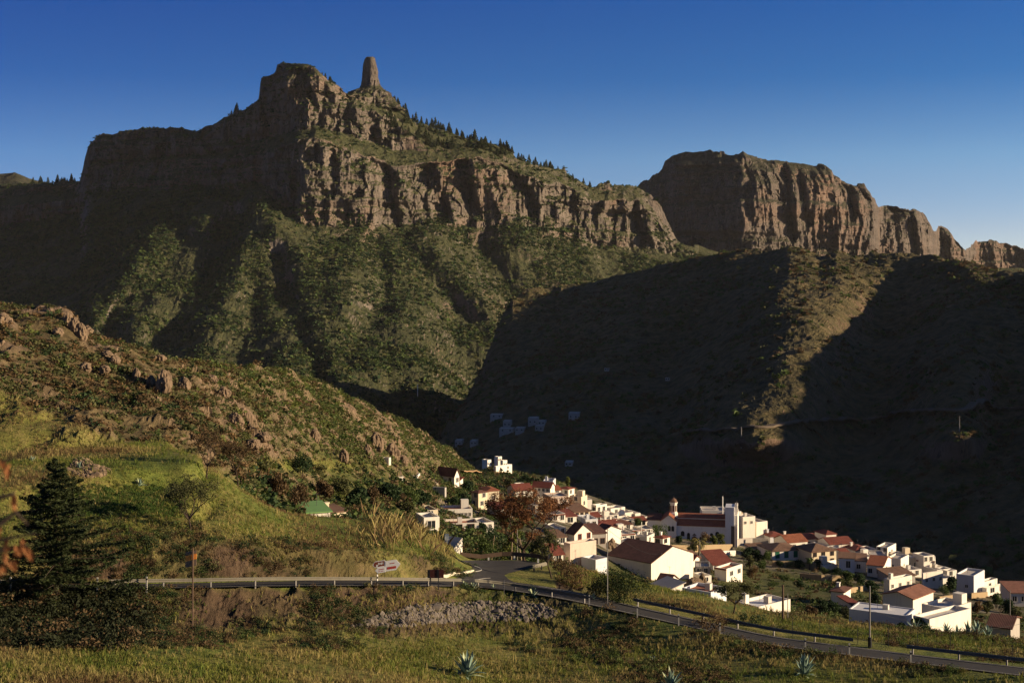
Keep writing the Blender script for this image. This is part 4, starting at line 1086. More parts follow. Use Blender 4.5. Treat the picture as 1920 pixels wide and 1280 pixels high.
    if door is not None:
        MB().box(-.5, .5, -.04, .05, 0, 2.1).build('door', MT['wood'], root, (x0 + a * door, y0, 0) if door < 1 else (x1, 0, 0))
    HOUSES.append((ctr, a, b, a_))
    return root, (x0, x1, y0, y1, H)

# upper edge of the village, left of and around the rusty tree
house("white two-storey house with dark red gable roof standing alone above the village", 819, 852, 861, 891, 912, -38, roof='gable', rcol='dark', ridge='a', rise=1.7, wr_=(1, 1), wl_=(2, 1))
house("small white annex beside the lone gabled house", 853, 862, 868, 900, 911, -30, roof='shed', rcol='red', rise=.5)
house("roofless grey house shell with a bright right edge below the lone gabled house", 811, 834, 837, 914, 933, -25, wcol='grey', parapet=1.5)
house("tiny yellow hut above the grey house shell", 808, 822, None, 906, 914, 0, 3, wcol='cream')
house("tiny white shed half hidden in scrub left of the lone gabled house", 767, 783, None, 891, 898, -5, 4, group='small sheds above the village')
house("small white hut with a flat top in the scrub far left of the village", 747, 757, None, 893, 904, 0, 4, group='small sheds above the village')
house("pale ruined hut at the foot of the rocky hill", 716, 729, 733, 858, 873, -20, wcol='dim', group='small sheds above the village', parapet=1)
house("shed with a bright green sheet roof behind the grassy mound", 577, 619, None, 959, 976, 4, 6, roof='shed', rcol='green', rise=.45, ridge='a', cat='shed', name='shed', group=None)
house("low cream outbuilding attached to the green roofed shed", 620, 652, None, 958, 974, 16, 5, wcol='cream', roof='shed', rcol='brown', rise=.2, group=None, chim=1)
house("tall cream house with dark pyramid roof left of the rusty tree", 884, 897, 914, 924, 953, -48, roof='hip', rcol='dark', wcol='cream', wl_=(1, 2), wr_=(1, 2), pitch=16)
house("cream house with orange roof partly behind the rusty tree crown", 914, 936, None, 919, 946, 5, 7, roof='hip', rcol='rust', wcol='cream', wl_=(1, 1))
house("long white two-storey building with a row of upper windows at the left of the village", 822, 886, None, 953, 974, 0, 5, deck='deckred', wl_=(8, 1), ws=(.7, .7))
house("short yellowish block at the left end of the long white building", 792, 821, None, 955, 972, 4, 6, wcol='cream', wl_=(1, 1))
house("white block with a dark arched window at the lower left corner of the village", 795, 824, None, 968, 1000, 3, 5, wl_=(1, 1), ws=(1.4, 1.3))
house("long low white building with brown roof strip above the hairpin bend", 826, 898, None, 979, 1000, 2, 5, deck='deckred', wl_=(3, 1), ws=(1.3, 1.2), style='wood')
house("white wedge shaped wall block beside the hairpin bend", 850, 867, None, 1024, 1040, 38, 2.2, ridge='b', roof='shed', rcol='deck', rise=1.0, Y=188, group=None, cat='hut', name='hut', over=.02)
house("broad white house with red roof and dark windows highest behind the rusty tree", 998, 1032, 1040, 914, 937, -22, roof='gable', rcol='red', rise=1.3, wl_=(4, 2), ws=(.9, .8))
house("low white wing with orange red roof behind the rusty tree", 966, 999, None, 918, 934, 4, 7, roof='gable', rcol='red', rise=1.5, wl_=(1, 1))
house("small flat white block behind the broad red roofed house", 974, 990, None, 908, 922, 4, 5)
house("pale grey block with a white chimney stack behind the broad red roofed house", 1018, 1037, None, 901, 918, -10, 6, wcol='bluew', chim=1)
house("little house with bright orange roof right of the broad red roofed house", 1037, 1052, None, 918, 931, 5, 6, roof='gable', rcol='rust', rise=1.0, wl_=(1, 1))
house("house with red roof and arched white end wall on the upper right rim", 1048, 1066, 1077, 917, 931, -35, roof='hip', rcol='red', wr_=(1, 1), wl_=(2, 1))
house("pinkish terrace wall house below the broad red roofed house", 1032, 1066, None, 929, 953, 0, 7, wcol='pink', wl_=(2, 1))
house("cream three-storey block with plain flat roof on the right rim", 1068, 1090, 1101, 931, 957, -32, wcol='cream', wl_=(1, 2), wr_=(1, 1))
house("stepped white block at the right of the cream three-storey block", 1100, 1110, None, 936, 955, 0, 6)
house("white block with broad sunlit end wall in the middle of the right rim", 1109, 1118, 1138, 947, 965, -50, wl_=(1, 1), wr_=(2, 1))
house("wide white block stepping down right of the broad sunlit end wall", 1129, 1145, 1172, 953, 969, -55, wr_=(1, 1))
house("low white annex at the right end of the wide stepping block", 1170, 1187, None, 959, 970, 12, 6)
house("narrow tall white house at the edge of the dark valley left of the church", 1191, 1201, None, 961, 978, 10, 6)
house("cream house with arches and brown roof in the village centre", 1077, 1106, None, 958, 975, 6, 8, roof='shed', rcol='brown', wcol='cream', rise=1.0, wl_=(3, 1), ws=(1.5, 1.5), style='wood')
house("low white house with a wide arch right behind the rusty tree", 1061, 1081, None, 967, 984, 5, 7, wl_=(1, 1), ws=(1.6, 1.3), roof='shed', rcol='red', rise=.8)
house("grey roofed white house between cream arches and sunlit gable", 1098, 1121, None, 972, 992, 0, 7, wcol='bluew', wl_=(2, 1), chim=1)
house("white gabled house with red framed windows above the big pink wall", 1063, 1077, 1110, 1001, 1018, -52, roof='gable', rcol='dark', ridge='a', rise=1.9, wr_=(2, 1), style='red', ws=(.9, 1.3))
house("huge plain pinkish white block with its foot in blue shade beside the leaning tree", 1057, 1069, 1118, 1019, 1075, -55, wcol='pink', Y=236)
house("long low white wall block in blue shade between pink block and white hall", 1090, 1117, 1140, 1049, 1076, -48, wcol='bluew', Y=234)
house("dark brown flat house behind the stone ruin", 1108, 1137, None, 999, 1028, 0, 8, wcol='grey', wl_=(2, 1), style='wood', roof='shed', rcol='dark', rise=.8)
house("white house with broad sunlit gable and dark red roof in the village centre", 1113, 1129, 1164, 997, 1012, -52, roof='gable', rcol='dark', rise=1.2)
house("red tiled house behind the broad sunlit gable", 1120, 1146, None, 984, 998, 4, 8, roof='hip', rcol='red', wl_=(2, 1))
house("white house with chimney and red roof left of the dark roofed house", 1144, 1164, None, 985, 1000, 6, 8, roof='gable', rcol='red', rise=1.0, chim=2, wl_=(1, 1))
house("house with large dark tiled hip roof in the village centre", 1146, 1186, None, 982, 996, 0, 6, roof='hip', rcol='dark', wl_=(3, 1), pitch=16)
house("white house with red eave strip and two dark openings", 1163, 1191, None, 999, 1016, 5, 8, wl_=(2, 1), ws=(1.4, 1.0), fascia=True)
house("low white house with dark ground floor openings above the white hall", 1167, 1200, None, 1016, 1032, 6, 7, wl_=(3, 1), ws=(1.2, 1.2), fascia=True)
house("greyish flat roofed house left of the red roofed corner house", 1186, 1213, 1227, 1005, 1024, -28, wcol='dim', wl_=(1, 1), wr_=(1, 1))
house("two-storey white house with red roof directly above the white hall", 1227, 1243, 1256, 1009, 1038, -40, roof='hip', rcol='red', wr_=(1, 2), wl_=(1, 2), ws=(1.3, 1.0), style='wood', chim=1)
house("big white hall with dark brown roof and broad sunlit gable", 1138, 1221, 1300, 1056, 1087, -44, roof='gable', rcol='dark', ridge='a', rise=2.6, wr_=(0, 0), name='hall', cat='hall', group=None, over=.15)
house("small red roofed annex behind the right end of the white hall", 1284, 1300, 1312, 1050, 1064, -35, roof='gable', rcol='red', rise=.8)
house("low grey roofed shed right of the white hall", 1290, 1312, None, 1045, 1062, 0, 5, roof='shed', rcol='brown', rise=.8, wcol='dim')

for lb, l, c, t, b, kw in (
 ("narrow white house with red roof below the cream arches", 1106, 1127, 968, 982, dict(roof='gable', rcol='red', rise=.8, wl_=(2, 1))), ("flat white house left of the red framed gable", 1041, 1061, 988, 1006, dict(wl_=(2, 1))),
 ("white house with red strip under the wide stepping block", 1128, 1157, 971, 986, dict(fascia=True, wl_=(3, 1))), ("small white house under the narrow tall rim house", 1172, 1190, 973, 987, dict(wl_=(1, 1))),
 ("low red tiled house touching the church sacristy", 1190, 1213, 976, 990, dict(roof='gable', rcol='red', rise=1.0, wl_=(2, 1))), ("white terrace house between sunlit gable and corner house", 1150, 1168, 1022, 1036, dict(wl_=(1, 1))),
 ("white house behind the left flank of the rusty tree", 902, 926, 978, 1000, dict(wl_=(2, 1))), ("white house behind the heart of the rusty tree", 930, 962, 952, 974, dict(wl_=(2, 1), roof='shed', rcol='red', rise=.5)), ("cream house behind the right of the rusty tree crown", 1004, 1034, 946, 966, dict(wl_=(3, 1), wcol='cream')),
 ("white house with red eave right of the rusty tree crown", 1036, 1060, 962, 980, dict(fascia=True, wl_=(2, 1))), ("little house with dark red roof beside the leaning tree", 1037, 1056, 1038, 1056, dict(roof='gable', rcol='red', rise=1.2, wl_=(1, 1))),
 ("dark roofed low house under the plain two sunlit walls", 1672, 1716, 1078, 1092, dict(roof='shed', rcol='brown', rise=1.0, wcol='grey')), ("low pale building with brown roof left of the green shuttered house", 1418, 1446, 1030, 1044, dict(roof='shed', rcol='brown', rise=.8, wcol='dim')),
 ("white house below the three-window house at right", 1768, 1790, 1082, 1098, dict(wl_=(1, 1))), ("white low wall house between pale two-storey and grey house", 1545, 1570, 1058, 1068, dict()), ("white house front behind the dark hip roof", 1186, 1208, 992, 1006, dict(wl_=(2, 1), fascia=True)),
 ("pale house behind the narrow rim house", 1206, 1228, 990, 1004, dict(wcol='dim', wl_=(1, 1))), ("white cube house left of the brown house", 1090, 1108, 1020, 1036, dict(wl_=(1, 1))), ("white house squeezed behind the cream arches", 1062, 1080, 948, 962, dict(wl_=(2, 1))),
 ("white house under the pinkish terrace house", 1040, 1064, 952, 968, dict(wl_=(2, 1)))):
    house(lb, l, c, None, t, b, 5, 6, **kw)

for lb, l, c, t, b, kw in (
 ("white cube house with one window right of the narrow rim house", 1203, 1216, 968, 982, dict(wl_=(1, 1))), ("low white house between dark hip roof and church", 1208, 1226, 1000, 1014, dict(wl_=(2, 1))),
 ("white house with brown roof between the gabled house and the rusty tree", 1044, 1062, 1006, 1022, dict(roof='shed', rcol='brown', rise=.6, wl_=(1, 1))), ("cream house front under the grey roofed white house", 1100, 1118, 990, 1002, dict(wcol='cream', wl_=(2, 1))),
 ("white house tucked under the big dark hip roof", 1150, 1166, 998, 1010, dict(wl_=(1, 1))), ("white stepped house right of the three-opening house", 1200, 1216, 1022, 1036, dict(wl_=(1, 1))),
 ("small white house between hall roof and corner house", 1212, 1228, 1030, 1044, dict(wl_=(1, 1))), ("white house front left of the broad sunlit gable", 1096, 1114, 1008, 1020, dict(wl_=(1, 1))),
 ("narrow cream house on the right rim below the stepped block", 1088, 1102, 956, 968, dict(wcol='cream', wl_=(1, 1))), ("white house in the second row of the right rim", 1140, 1160, 964, 976, dict(wl_=(2, 1))),
 ("white house left end of the second rim row", 1118, 1136, 962, 974, dict(wl_=(1, 1))), ("tiny white house right under the stepping rim block", 1160, 1176, 966, 978, dict(wl_=(1, 1))),
 ("white house above the orange roofed house at right", 1620, 1642, 1042, 1058, dict(wl_=(2, 1))), ("small white house left of the stacked skyline house", 1628, 1644, 1028, 1042, dict(wl_=(1, 1))),
 ("white block between the two sunlit walls and the cream balcony block", 1686, 1702, 1038, 1052, dict(wl_=(1, 1))), ("low white house right of the cream balcony block", 1732, 1752, 1040, 1056, dict(wl_=(2, 1))),
 ("white house in front of the red hip roof with rounded front", 1524, 1548, 1022, 1034, dict(wl_=(2, 1))), ("white house between orange roof and pale two-storey house", 1504, 1522, 1024, 1036, dict(wl_=(1, 1))),
 ("white lower storey house under the three-window house", 1700, 1728, 1066, 1082, dict(wl_=(2, 1))), ("white flat house right of the low skyline house", 1776, 1794, 1068, 1082, dict(wl_=(1, 1)))):
    house(lb, l, c, None, t, b, 5, 5, **kw)
# around and below the church
house("house with red roof and white two-window front below the church garden", 1340, 1362, 1392, 1066, 1090, -40, roof='flat', deck='deckred', wr_=(2, 1), ws=(1.2, 1.0), fascia=True)
house("red tiled house with a shaded veranda behind the two-window front", 1337, 1374, None, 1056, 1074, 0, 7, roof='shed', rcol='red', rise=2.0, wl_=(2, 1), wcol='dim', style='wood')
house("small white roof room with red cap above the two-window front", 1371, 1388, None, 1058, 1074, 8, 4, roof='hip', rcol='red', wl_=(1, 1), ws=(.8, .8))
house("tiny white hut among the ruins left of the two-window house", 1317, 1334, None, 1078, 1094, 6, 4, wl_=(1, 1), ws=(.9, .9))
house("grey unfinished house with dark openings right of the white hall", 1304, 1332, None, 1062, 1082, -6, 6, wcol='grey', wl_=(2, 1), ws=(1.4, 1.2))
house("small house with dark tiled roof at the foot of the white hall", 1233, 1255, 1270, 1091, 1104, -30, roof='gable', rcol='dark', rise=1.1, wr_=(1, 1))
house("low white shed with sloping wall in front of the white hall", 1252, 1282, None, 1103, 1116, 12, 5, roof='shed', rcol='deck', ridge='b', rise=.9)
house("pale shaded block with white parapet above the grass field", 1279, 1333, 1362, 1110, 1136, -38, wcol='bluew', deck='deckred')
house("flat white roofed house with a tall chimney beside the timber pole", 1378, 1422, 1482, 1137, 1156, -50, chim=1, deck='bluew')
house("tan two-storey building with arched windows right of the church tower", 1384, 1417, None, 977, 1016, 0, 10, wcol='tan', wl_=(3, 2), ws=(1.2, 2.0), style='wood', group=None, cat='building', name='building')
house("bright blank white block at the right of the tan building", 1418, 1439, None, 976, 1016, 14, 9, group=None, cat='building', name='building')
house("white roof room on top of the tan building", 1393, 1416, None, 967, 988, 4, 5, wl_=(2, 1), ws=(.8, .8), Y=437)
house("white flat roofed block half hidden behind the church nave", 1316, 1362, None, 957, 990, -3, 8, Y=448)
house("bright white block right behind the church bell tower", 1377, 1390, None, 958, 990, 6, 6, Y=446)
# right half of the village
house("blue grey house with red roof right of the tan building", 1444, 1471, None, 1004, 1020, 0, 7, roof='hip', rcol='red', wcol='bluew', wl_=(1, 1), chim=1)
house("long white house with orange red roof behind the green shuttered house", 1478, 1514, None, 1014, 1032, 4, 8, roof='gable', rcol='rust', rise=1.6, wl_=(2, 1), chim=1)
house("white house with brown hip roof and three green shutters", 1448, 1503, None, 1030, 1050, 6, 10, roof='hip', rcol='brown', wl_=(3, 1), ws=(1.1, 1.7), style='green', pitch=14)
house("pale two-storey house with brown roof and four tall windows", 1522, 1568, None, 1031, 1058, 4, 9, roof='hip', rcol='brown', wcol='cream', wl_=(3, 2), ws=(1.1, 1.4), style='wood', pitch=18)
house("small white wing left of the pale two-storey house", 1505, 1521, None, 1037, 1050, 4, 5, wl_=(1, 1), ws=(.8, .8))
house("white house with red hip roof and rounded front highest on the right", 1509, 1548, None, 1008, 1026, 2, 8, roof='hip', rcol='red', wl_=(3, 1))
house("square white tower house with red pyramid roof on the right skyline", 1549, 1568, None, 1000, 1022, 6, 6, roof='hip', rcol='red', wl_=(1, 1), ws=(1.1, 1.5), pitch=22)
house("white house with long red roof below the square tower house", 1556, 1600, None, 1018, 1042, 6, 8, roof='gable', rcol='red', rise=1.4, wl_=(2, 1))
house("small white house with dark doorway right of the pale two-storey house", 1568, 1580, None, 1030, 1048, 6, 6, door=.5)
house("little house with red roof between the doorway house and the grey wall", 1580, 1594, None, 1036, 1052, 4, 6, roof='gable', rcol='red', rise=.8)
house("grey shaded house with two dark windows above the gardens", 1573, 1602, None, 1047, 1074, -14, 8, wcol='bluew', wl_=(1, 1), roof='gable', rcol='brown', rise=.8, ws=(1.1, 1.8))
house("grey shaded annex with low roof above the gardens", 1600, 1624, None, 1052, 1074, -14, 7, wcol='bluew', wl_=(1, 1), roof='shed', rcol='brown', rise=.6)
house("cluster house with brown roof and white chimney behind the orange roof", 1604, 1634, None, 1030, 1050, 0, 8, roof='hip', rcol='red', wcol='white', chim=1)
house("house with bright orange roof and shaded front above the dark garden trees", 1626, 1656, 1671, 1061, 1084, -26, roof='gable', rcol='rust', rise=1.5, wl_=(2, 1), wr_=(1, 1))
house("stacked white house with small upper storey on the right skyline", 1643, 1664, 1680, 1026, 1050, -34, wl_=(2, 2), wr_=(1, 1))
house("white house with grey terrace below the stacked house", 1632, 1661, None, 1040, 1060, -6, 7, wl_=(3, 1), ws=(.9, 1.0), wcol='dim')
house("plain white house with two broad sunlit walls and a tiny window", 1664, 1689, 1704, 1047, 1073, -34, wl_=(1, 1), wr_=(1, 1), ws=(.6, .6))
house("cream block with balcony on the right skyline", 1697, 1733, None, 1043, 1070, 4, 8, wcol='cream', wl_=(3, 1))
house("white three-window house with red eave strip on the right", 1718, 1753, 1761, 1051, 1078, -18, wl_=(3, 1), ws=(1.5, 1.1), fascia=True)
house("tall white house with a few tiny windows stepping down at the right", 1728, 1731, 1768, 1074, 1101, -62, wr_=(3, 1), ws=(.7, .8))
house("low white house at the right skyline with dark square window", 1757, 1783, None, 1065, 1084, 8, 7, wl_=(1, 1))
house("white house with red roofed corner and three tiny windows", 1657, 1668, 1710, 1086, 1112, -55, wr_=(3, 1), ws=(.7, .8), chim=1)
house("small white house with brown hip roof among the garden shrubs", 1558, 1582, 1595, 1110, 1132, -30, roof='hip', rcol='dark', pitch=14, chim=1)
house("tiny white arched shed right of the small garden house", 1594, 1607, None, 1130, 1142, 4, 4, wl_=(1, 1), ws=(1.3, 1.3), roof='shed', rcol='red', rise=.5)
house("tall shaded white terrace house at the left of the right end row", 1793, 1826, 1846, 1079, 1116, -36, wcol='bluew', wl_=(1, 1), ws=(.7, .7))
house("bright white middle house of the right end row", 1834, 1846, 1870, 1090, 1112, -50, wr_=(1, 1))
house("low white house with wide opening in the right end row", 1842, 1850, 1885, 1102, 1118, -55, wr_=(2, 1), ws=(1.6, 1.3))
house("last bright white house of the right end row", 1876, 1884, 1898, 1095, 1112, -48)
house("grey house with red brown roof cut by the right edge", 1896, 1945, None, 1112, 1136, -4, 9, wcol='dim', roof='shed', rcol='muted', rise=.6, wl_=(3, 1))
# the big white compound in front on the right
house("large white house with shaded gable and brown roof at lower right", 1655, 1712, 1750, 1123, 1153, -42, roof='gable', rcol='muted', ridge='b', rise=.9, wr_=(0, 0), group=None, Y=262)
house("broad white terrace building with long blank sunlit wall at the lower right", 1712, 1743, 1820, 1160, 1188, -52, group=None, cat='building', name='building', Y=215, deck='dim', parapet=.5)
house("higher flat white block behind the blank sunlit wall", 1728, 1776, 1821, 1141, 1180, -50, group=None, Y=226, deck='dim', parapet=.5, cat='building', name='building')
house("long low shaded white outbuilding behind the grass field", 1592, 1700, 1716, 1154, 1176, -30, wcol='bluew', deck='bluew', group=None, cat='building', name='building', Y=222, parapet=.15)
house("low dark house with red tiled roof at the lower right edge", 1853, 1895, 1912, 1178, 1190, -30, roof='gable', rcol='dark', rise=.9, wcol='grey', group=None, Y=196)
# hamlet on the saddle and the shaded hamlet in the valley
for lb, l, c, r, t, b in (("white cube house topmost in the small sunlit hamlet on the saddle", 927, 934, 941, 856, 868), ("white house with two dark windows at the right of the sunlit saddle hamlet", 938, 943, 951, 863, 878),
                          ("long low white house in front of the sunlit saddle hamlet", 926, 930, 960, 874, 885), ("shaded white house at the left of the sunlit saddle hamlet", 904, 914, 921, 862, 876)):
    house(lb, l, c, r, t, b, -45, group='houses of the saddle hamlet', wr_=(2, 1), ws=(.7, .7), frames=False)
for lb, l, c, t, b in (("lone white house with dark doors at the right of the shaded valley hamlet", 1066, 1086, 774, 787), ("largest white house in the middle of the shaded valley hamlet", 990, 1008, 783, 797),
                       ("low white house joined to the right of the largest valley house", 1008, 1022, 789, 797), ("white house left of the largest valley house", 943, 957, 789, 801),
                       ("long low white row at the lower edge of the valley hamlet", 936, 962, 803, 811), ("short white house at the right end of the low row", 966, 983, 802, 810), ("white house below the largest valley house", 1003, 1019, 798, 808),
                       ("dim white row highest at the left of the valley hamlet", 919, 941, 777, 784), ("white house nearest below the valley hamlet at left", 881, 893, 826, 835),
                       ("white house half hidden behind the sunlit hill at the valley bottom", 853, 866, 825, 836), ("small pale house alone in the dark valley floor", 1059, 1073, 866, 874), ("tiny white house high on the dark valley side", 1133, 1142, 690, 695), ("faint pale hut on the dark valley terraces", 1247, 1256, 709, 713)):
    house(lb, l, c, None, t, b, -8, 10, group='houses of the shaded valley hamlet', sh=shade, ymin=0, wl_=(2, 1), ws=(.9, 1.0), frames=False, wcol='grey')  # cement grey on these white houses puts the valley shade into the walls

# ------------------------------------------------------------------ the church
def church():
    Yc = ground.hit(1371, 1024, 250) or 400.0
    yaw = math.radians(-11); k = Yc / F
    cs, sn = math.cos(yaw), math.sin(yaw)
    corner = Vector((uu(1371) * Yc, Yc, (YH - 1024) / F * Yc))
    root = thing('church', corner, "white village church with long orange red roofs, small domed lantern and bell tower", 'church', None, yaw)
    h = lambda row, d=0.0: (YH - row) / F * (Yc + d) - corner.z      # height of something d metres behind the front wall
    x = lambda px: (uu(px) * Yc - corner.x) / (cs - uu(px) * sn)
    L = x(1269); zb = -4.0
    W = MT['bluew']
    d1 = 3.6; wn_ = 8.0
    ea, ta = h(987.5), h(976, d1); en, tn = h(973.2, d1), h(964.5, d1 + wn_ / 2)
    #                                 # aisle depth, nave width
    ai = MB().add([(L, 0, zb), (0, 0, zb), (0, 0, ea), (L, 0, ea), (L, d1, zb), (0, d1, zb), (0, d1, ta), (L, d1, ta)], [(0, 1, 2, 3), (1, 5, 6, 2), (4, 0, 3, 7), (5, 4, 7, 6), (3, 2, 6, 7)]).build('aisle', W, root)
    MB().slab([(L - .2, -.35, ea - .1), (-.02, -.35, ea - .1), (-.02, d1 - .003, ta + .02), (L - .2, d1 - .003, ta + .02)], -.18).build('aisle_roof', MT['rust'], root)
    ym = d1 + wn_ / 2; rid = tn
    MB().add([(L, d1, zb), (0, d1, zb), (0, d1, en), (L, d1, en), (L, d1 + wn_, zb), (0, d1 + wn_, zb), (0, d1 + wn_, en), (L, d1 + wn_, en), (L, ym, rid), (0, ym, rid)],
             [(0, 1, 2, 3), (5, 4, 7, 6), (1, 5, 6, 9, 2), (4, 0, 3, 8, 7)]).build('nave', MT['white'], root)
    sl = (rid - en) / (wn_ / 2)
    MB().slab([(L - .3, d1 - .1, en - .1 * sl + .02), (0, d1 - .1, en - .1 * sl + .02), (0, ym, rid + .02), (L - .3, ym, rid + .02)], -.18).slab([(0, d1 + wn_ + .4, en - .4 * sl + .02), (L - .3, d1 + wn_ + .4, en - .4 * sl + .02), (L - .3, ym, rid + .02), (0, ym, rid + .02)], -.18).build('nave_roof', MT['rust'], root)
    # transept with its gable towards us
    T0, T1 = x(1240), L - .02; tm = (T0 + T1) / 2; et, at_ = h(981, -1.2), h(969.5, -1.2)
    tr = MB().add([(T0, -1.2, zb), (T1, -1.2, zb), (T1, -1.2, et), (tm, -1.2, at_), (T0, -1.2, et), (T0, 9, zb), (T1, 9, zb), (T1, 9, et), (tm, 9, at_), (T0, 9, et)],
                  [(0, 1, 2, 3, 4), (1, 6, 7, 2), (5, 0, 4, 9), (6, 5, 9, 8, 7)]).build('transept', W, root)
    MB().slab([(T0 - .3, 9.1, et - .1), (T0 - .3, -1.5, et - .1), (tm, -1.5, at_ + .08), (tm, 9.1, at_ + .08)], -.16).slab([(T1 + .25, -1.5, et - .1), (T1 + .25, 9.1, et - .1), (tm, 9.1, at_ + .08), (tm, -1.5, at_ + .08)], -.16).build('transept_roof', MT['rust'], root)
    # octagonal lantern with a dark dome and a spike
    lx, ly = x(1261), 4.2; R = (x(1268.5) - x(1253.5)) / 2
    oct_ = lambda r, z: [(lx + r * math.cos((i + .5) * math.pi / 4), ly + r * math.sin((i + .5) * math.pi / 4), z) for i in range(8)]
    def rings(*rz): 
        m = MB(); vs = [p for r, z in rz for p in oct_(r, z)]; n = len(rz)
        return m.add(vs, [(i * 8 + j, i * 8 + (j + 1) % 8, i * 8 + 8 + (j + 1) % 8, i * 8 + 8 + j) for i in range(n - 1) for j in range(8)] + [tuple(range(8 * n - 8, 8 * n)), tuple(range(7, -1, -1))])
    la = rings((R * 1.15, h(976, 4.2)), (R * 1.12, h(965, 4.2)), (R * .9, h(963, 4.2)), (R * .9, h(947, 4.2)), (R * 1.1, h(946, 4.2)), (R * 1.1, h(944.3, 4.2))).build('lantern', MT['white'], root)
    rings((R * .98, h(944.2, 4.2)), (R * .9, h(941.5, 4.2)), (R * .62, h(938.6, 4.2)), (R * .25, h(936.8, 4.2)), (R * .1, h(936, 4.2))).build('dome', MT['brown'], la)
    MB().tube([(lx, ly, h(936.2, 4.2)), (lx, ly, h(932, 4.2))], .1, 5).build('spike', MT['darkmetal'], la)
    for i in range(8):
        a_ = i * math.pi / 4
        MB().box(-.28, .28, R * .84, R * .84 + .05, h(961, 4.2), h(950, 4.2)).build('window', MT['wood'], la, (lx, ly, 0)).rotation_euler = (0, 0, a_)
    # bell tower at the front: plain block, then an open bell wall with three arches and pinnacles
    t0 = x(1360); tw = -t0 + .9; ft = h(950.5)
    tb = MB().box(t0, .9, -.5, d1 + wn_ * .35, zb, ft).build('bell_tower', W, root)
    MB().box(.905, 1.0, -.55, .25, zb, h(985)).box(-.02, .902, -.56, -.505, zb, h(985)).build('corner_stones', MT['stone'], root)
    fa = MB().box(.91, 1.9, .3, d1 + wn_ + .6, zb, h(962, 4)).build('facade', MT['white'], root)
    g = MB(); yb0, yb1 = 1.2, 7.2
    g.box(1.0, 1.8, yb0, yb0 + 1.0, h(962, 4) + .003, h(946, 4)).box(1.0, 1.8, yb0 + 2.5, yb0 + 3.5, h(962, 4) + .003, h(947, 4)).box(1.0, 1.8, yb0 + 5, yb0 + 6, h(962, 4) + .003, h(946, 4)).box(.95, 1.85, yb0, yb0 + 6, h(947, 4) + .003, h(945, 4))
    g.build('bell_wall', MT['white'], root)
    for q in (1.75, 4.25):
        MB().tube([(1.4, yb0 + q, h(957.5, 4)), (1.4, yb0 + q, h(955.5, 4)), (1.4, yb0 + q, h(951.5, 4)), (1.4, yb0 + q, h(950.5, 4))], [.62, .5, .34, .1], 8).build('bell', MT['stone'], root)
    for q in (.4, 3.0, 5.6): MB().tube([(1.4, yb0 + q, h(945.2, 4)), (1.4, yb0 + q, h(941, 4))], [.2, .05], 5).build('pinnacle', MT['stone'], root)
    # openings in the shaded long wall and the transept
    def arch_win(px, r0, r1, w, mat, y=-.002, nm='window'):
        xx = x(px); z0, z1 = h(r1), h(r0); pts = [(xx - w, z0), (xx + w, z0), (xx + w, z1 - w)] + [(xx + w * math.cos(t), z1 - w + w * math.sin(t)) for t in np.linspace(0, math.pi, 7)[1:-1]] + [(xx - w, z1 - w)]
        n = len(pts); m = MB().add([(p, y, q) for p, q in pts] + [(p, y - .06, q) for p, q in pts], [tuple(range(n - 1, -1, -1)), tuple(range(n, 2 * n))] + [(i, (i + 1) % n, n + (i + 1) % n, n + i) for i in range(n)])
        return m.build(nm, MT[mat], root)
    for px, r0, r1, w in ((1280, 998, 1008, .55), (1291, 1001, 1014, .45), (1334, 1000, 1006, .5), (1345, 997, 1006, .6)): arch_win(px, r0, r1, w, 'glass')
    for px in (1255.5, 1262): arch_win(px, 988, 998, .42, 'glass', -1.203)
    arch_win(1302, 1007, 1018, .85, 'wood', nm='door')
    MB().add([(x(1297.5), -.1, h(1006)), (x(1306.5), -.1, h(1006)), (x(1302), -.1, h(1001.5))] + [(x(1297.5), 0, h(1006)), (x(1306.5), 0, h(1006)), (x(1302), 0, h(1001.5))], [(0, 1, 2), (0, 3, 4, 1), (1, 4, 5, 2), (2, 5, 3, 0)]).build('pediment', MT['stone'], root)
    # sacristy on the left
    s0, s1 = x(1214), T0 - .02
    MB().box(s0, s1, .5, 8, zb, h(980, .5)).build('sacristy', W, root)
    MB().slab([(s0 - .3, .2, h(980, .5) + .02), (s1, .2, h(980, .5) + .02), (s1, 4.2, h(967, 4.2)), (s0 - .3, 4.2, h(967, 4.2))], -.16).slab([(s1, 8.3, h(980, .5) + .02), (s0 - .3, 8.3, h(980, .5) + .02), (s0 - .3, 4.2, h(967, 4.2)), (s1, 4.2, h(967, 4.2))], -.16).build('sacristy_roof', MT['dark'], root)
    HOUSES.append((corner + Vector((L / 2, 6, 0)), -L + 14, 16, yaw))
    return corner
CH = church()
p_, H_ = pole(1355, 990, 930, "tall white aerial mast rising behind the church roof", .22, name='mast', cat='mast', mat='whitep', Y=446)
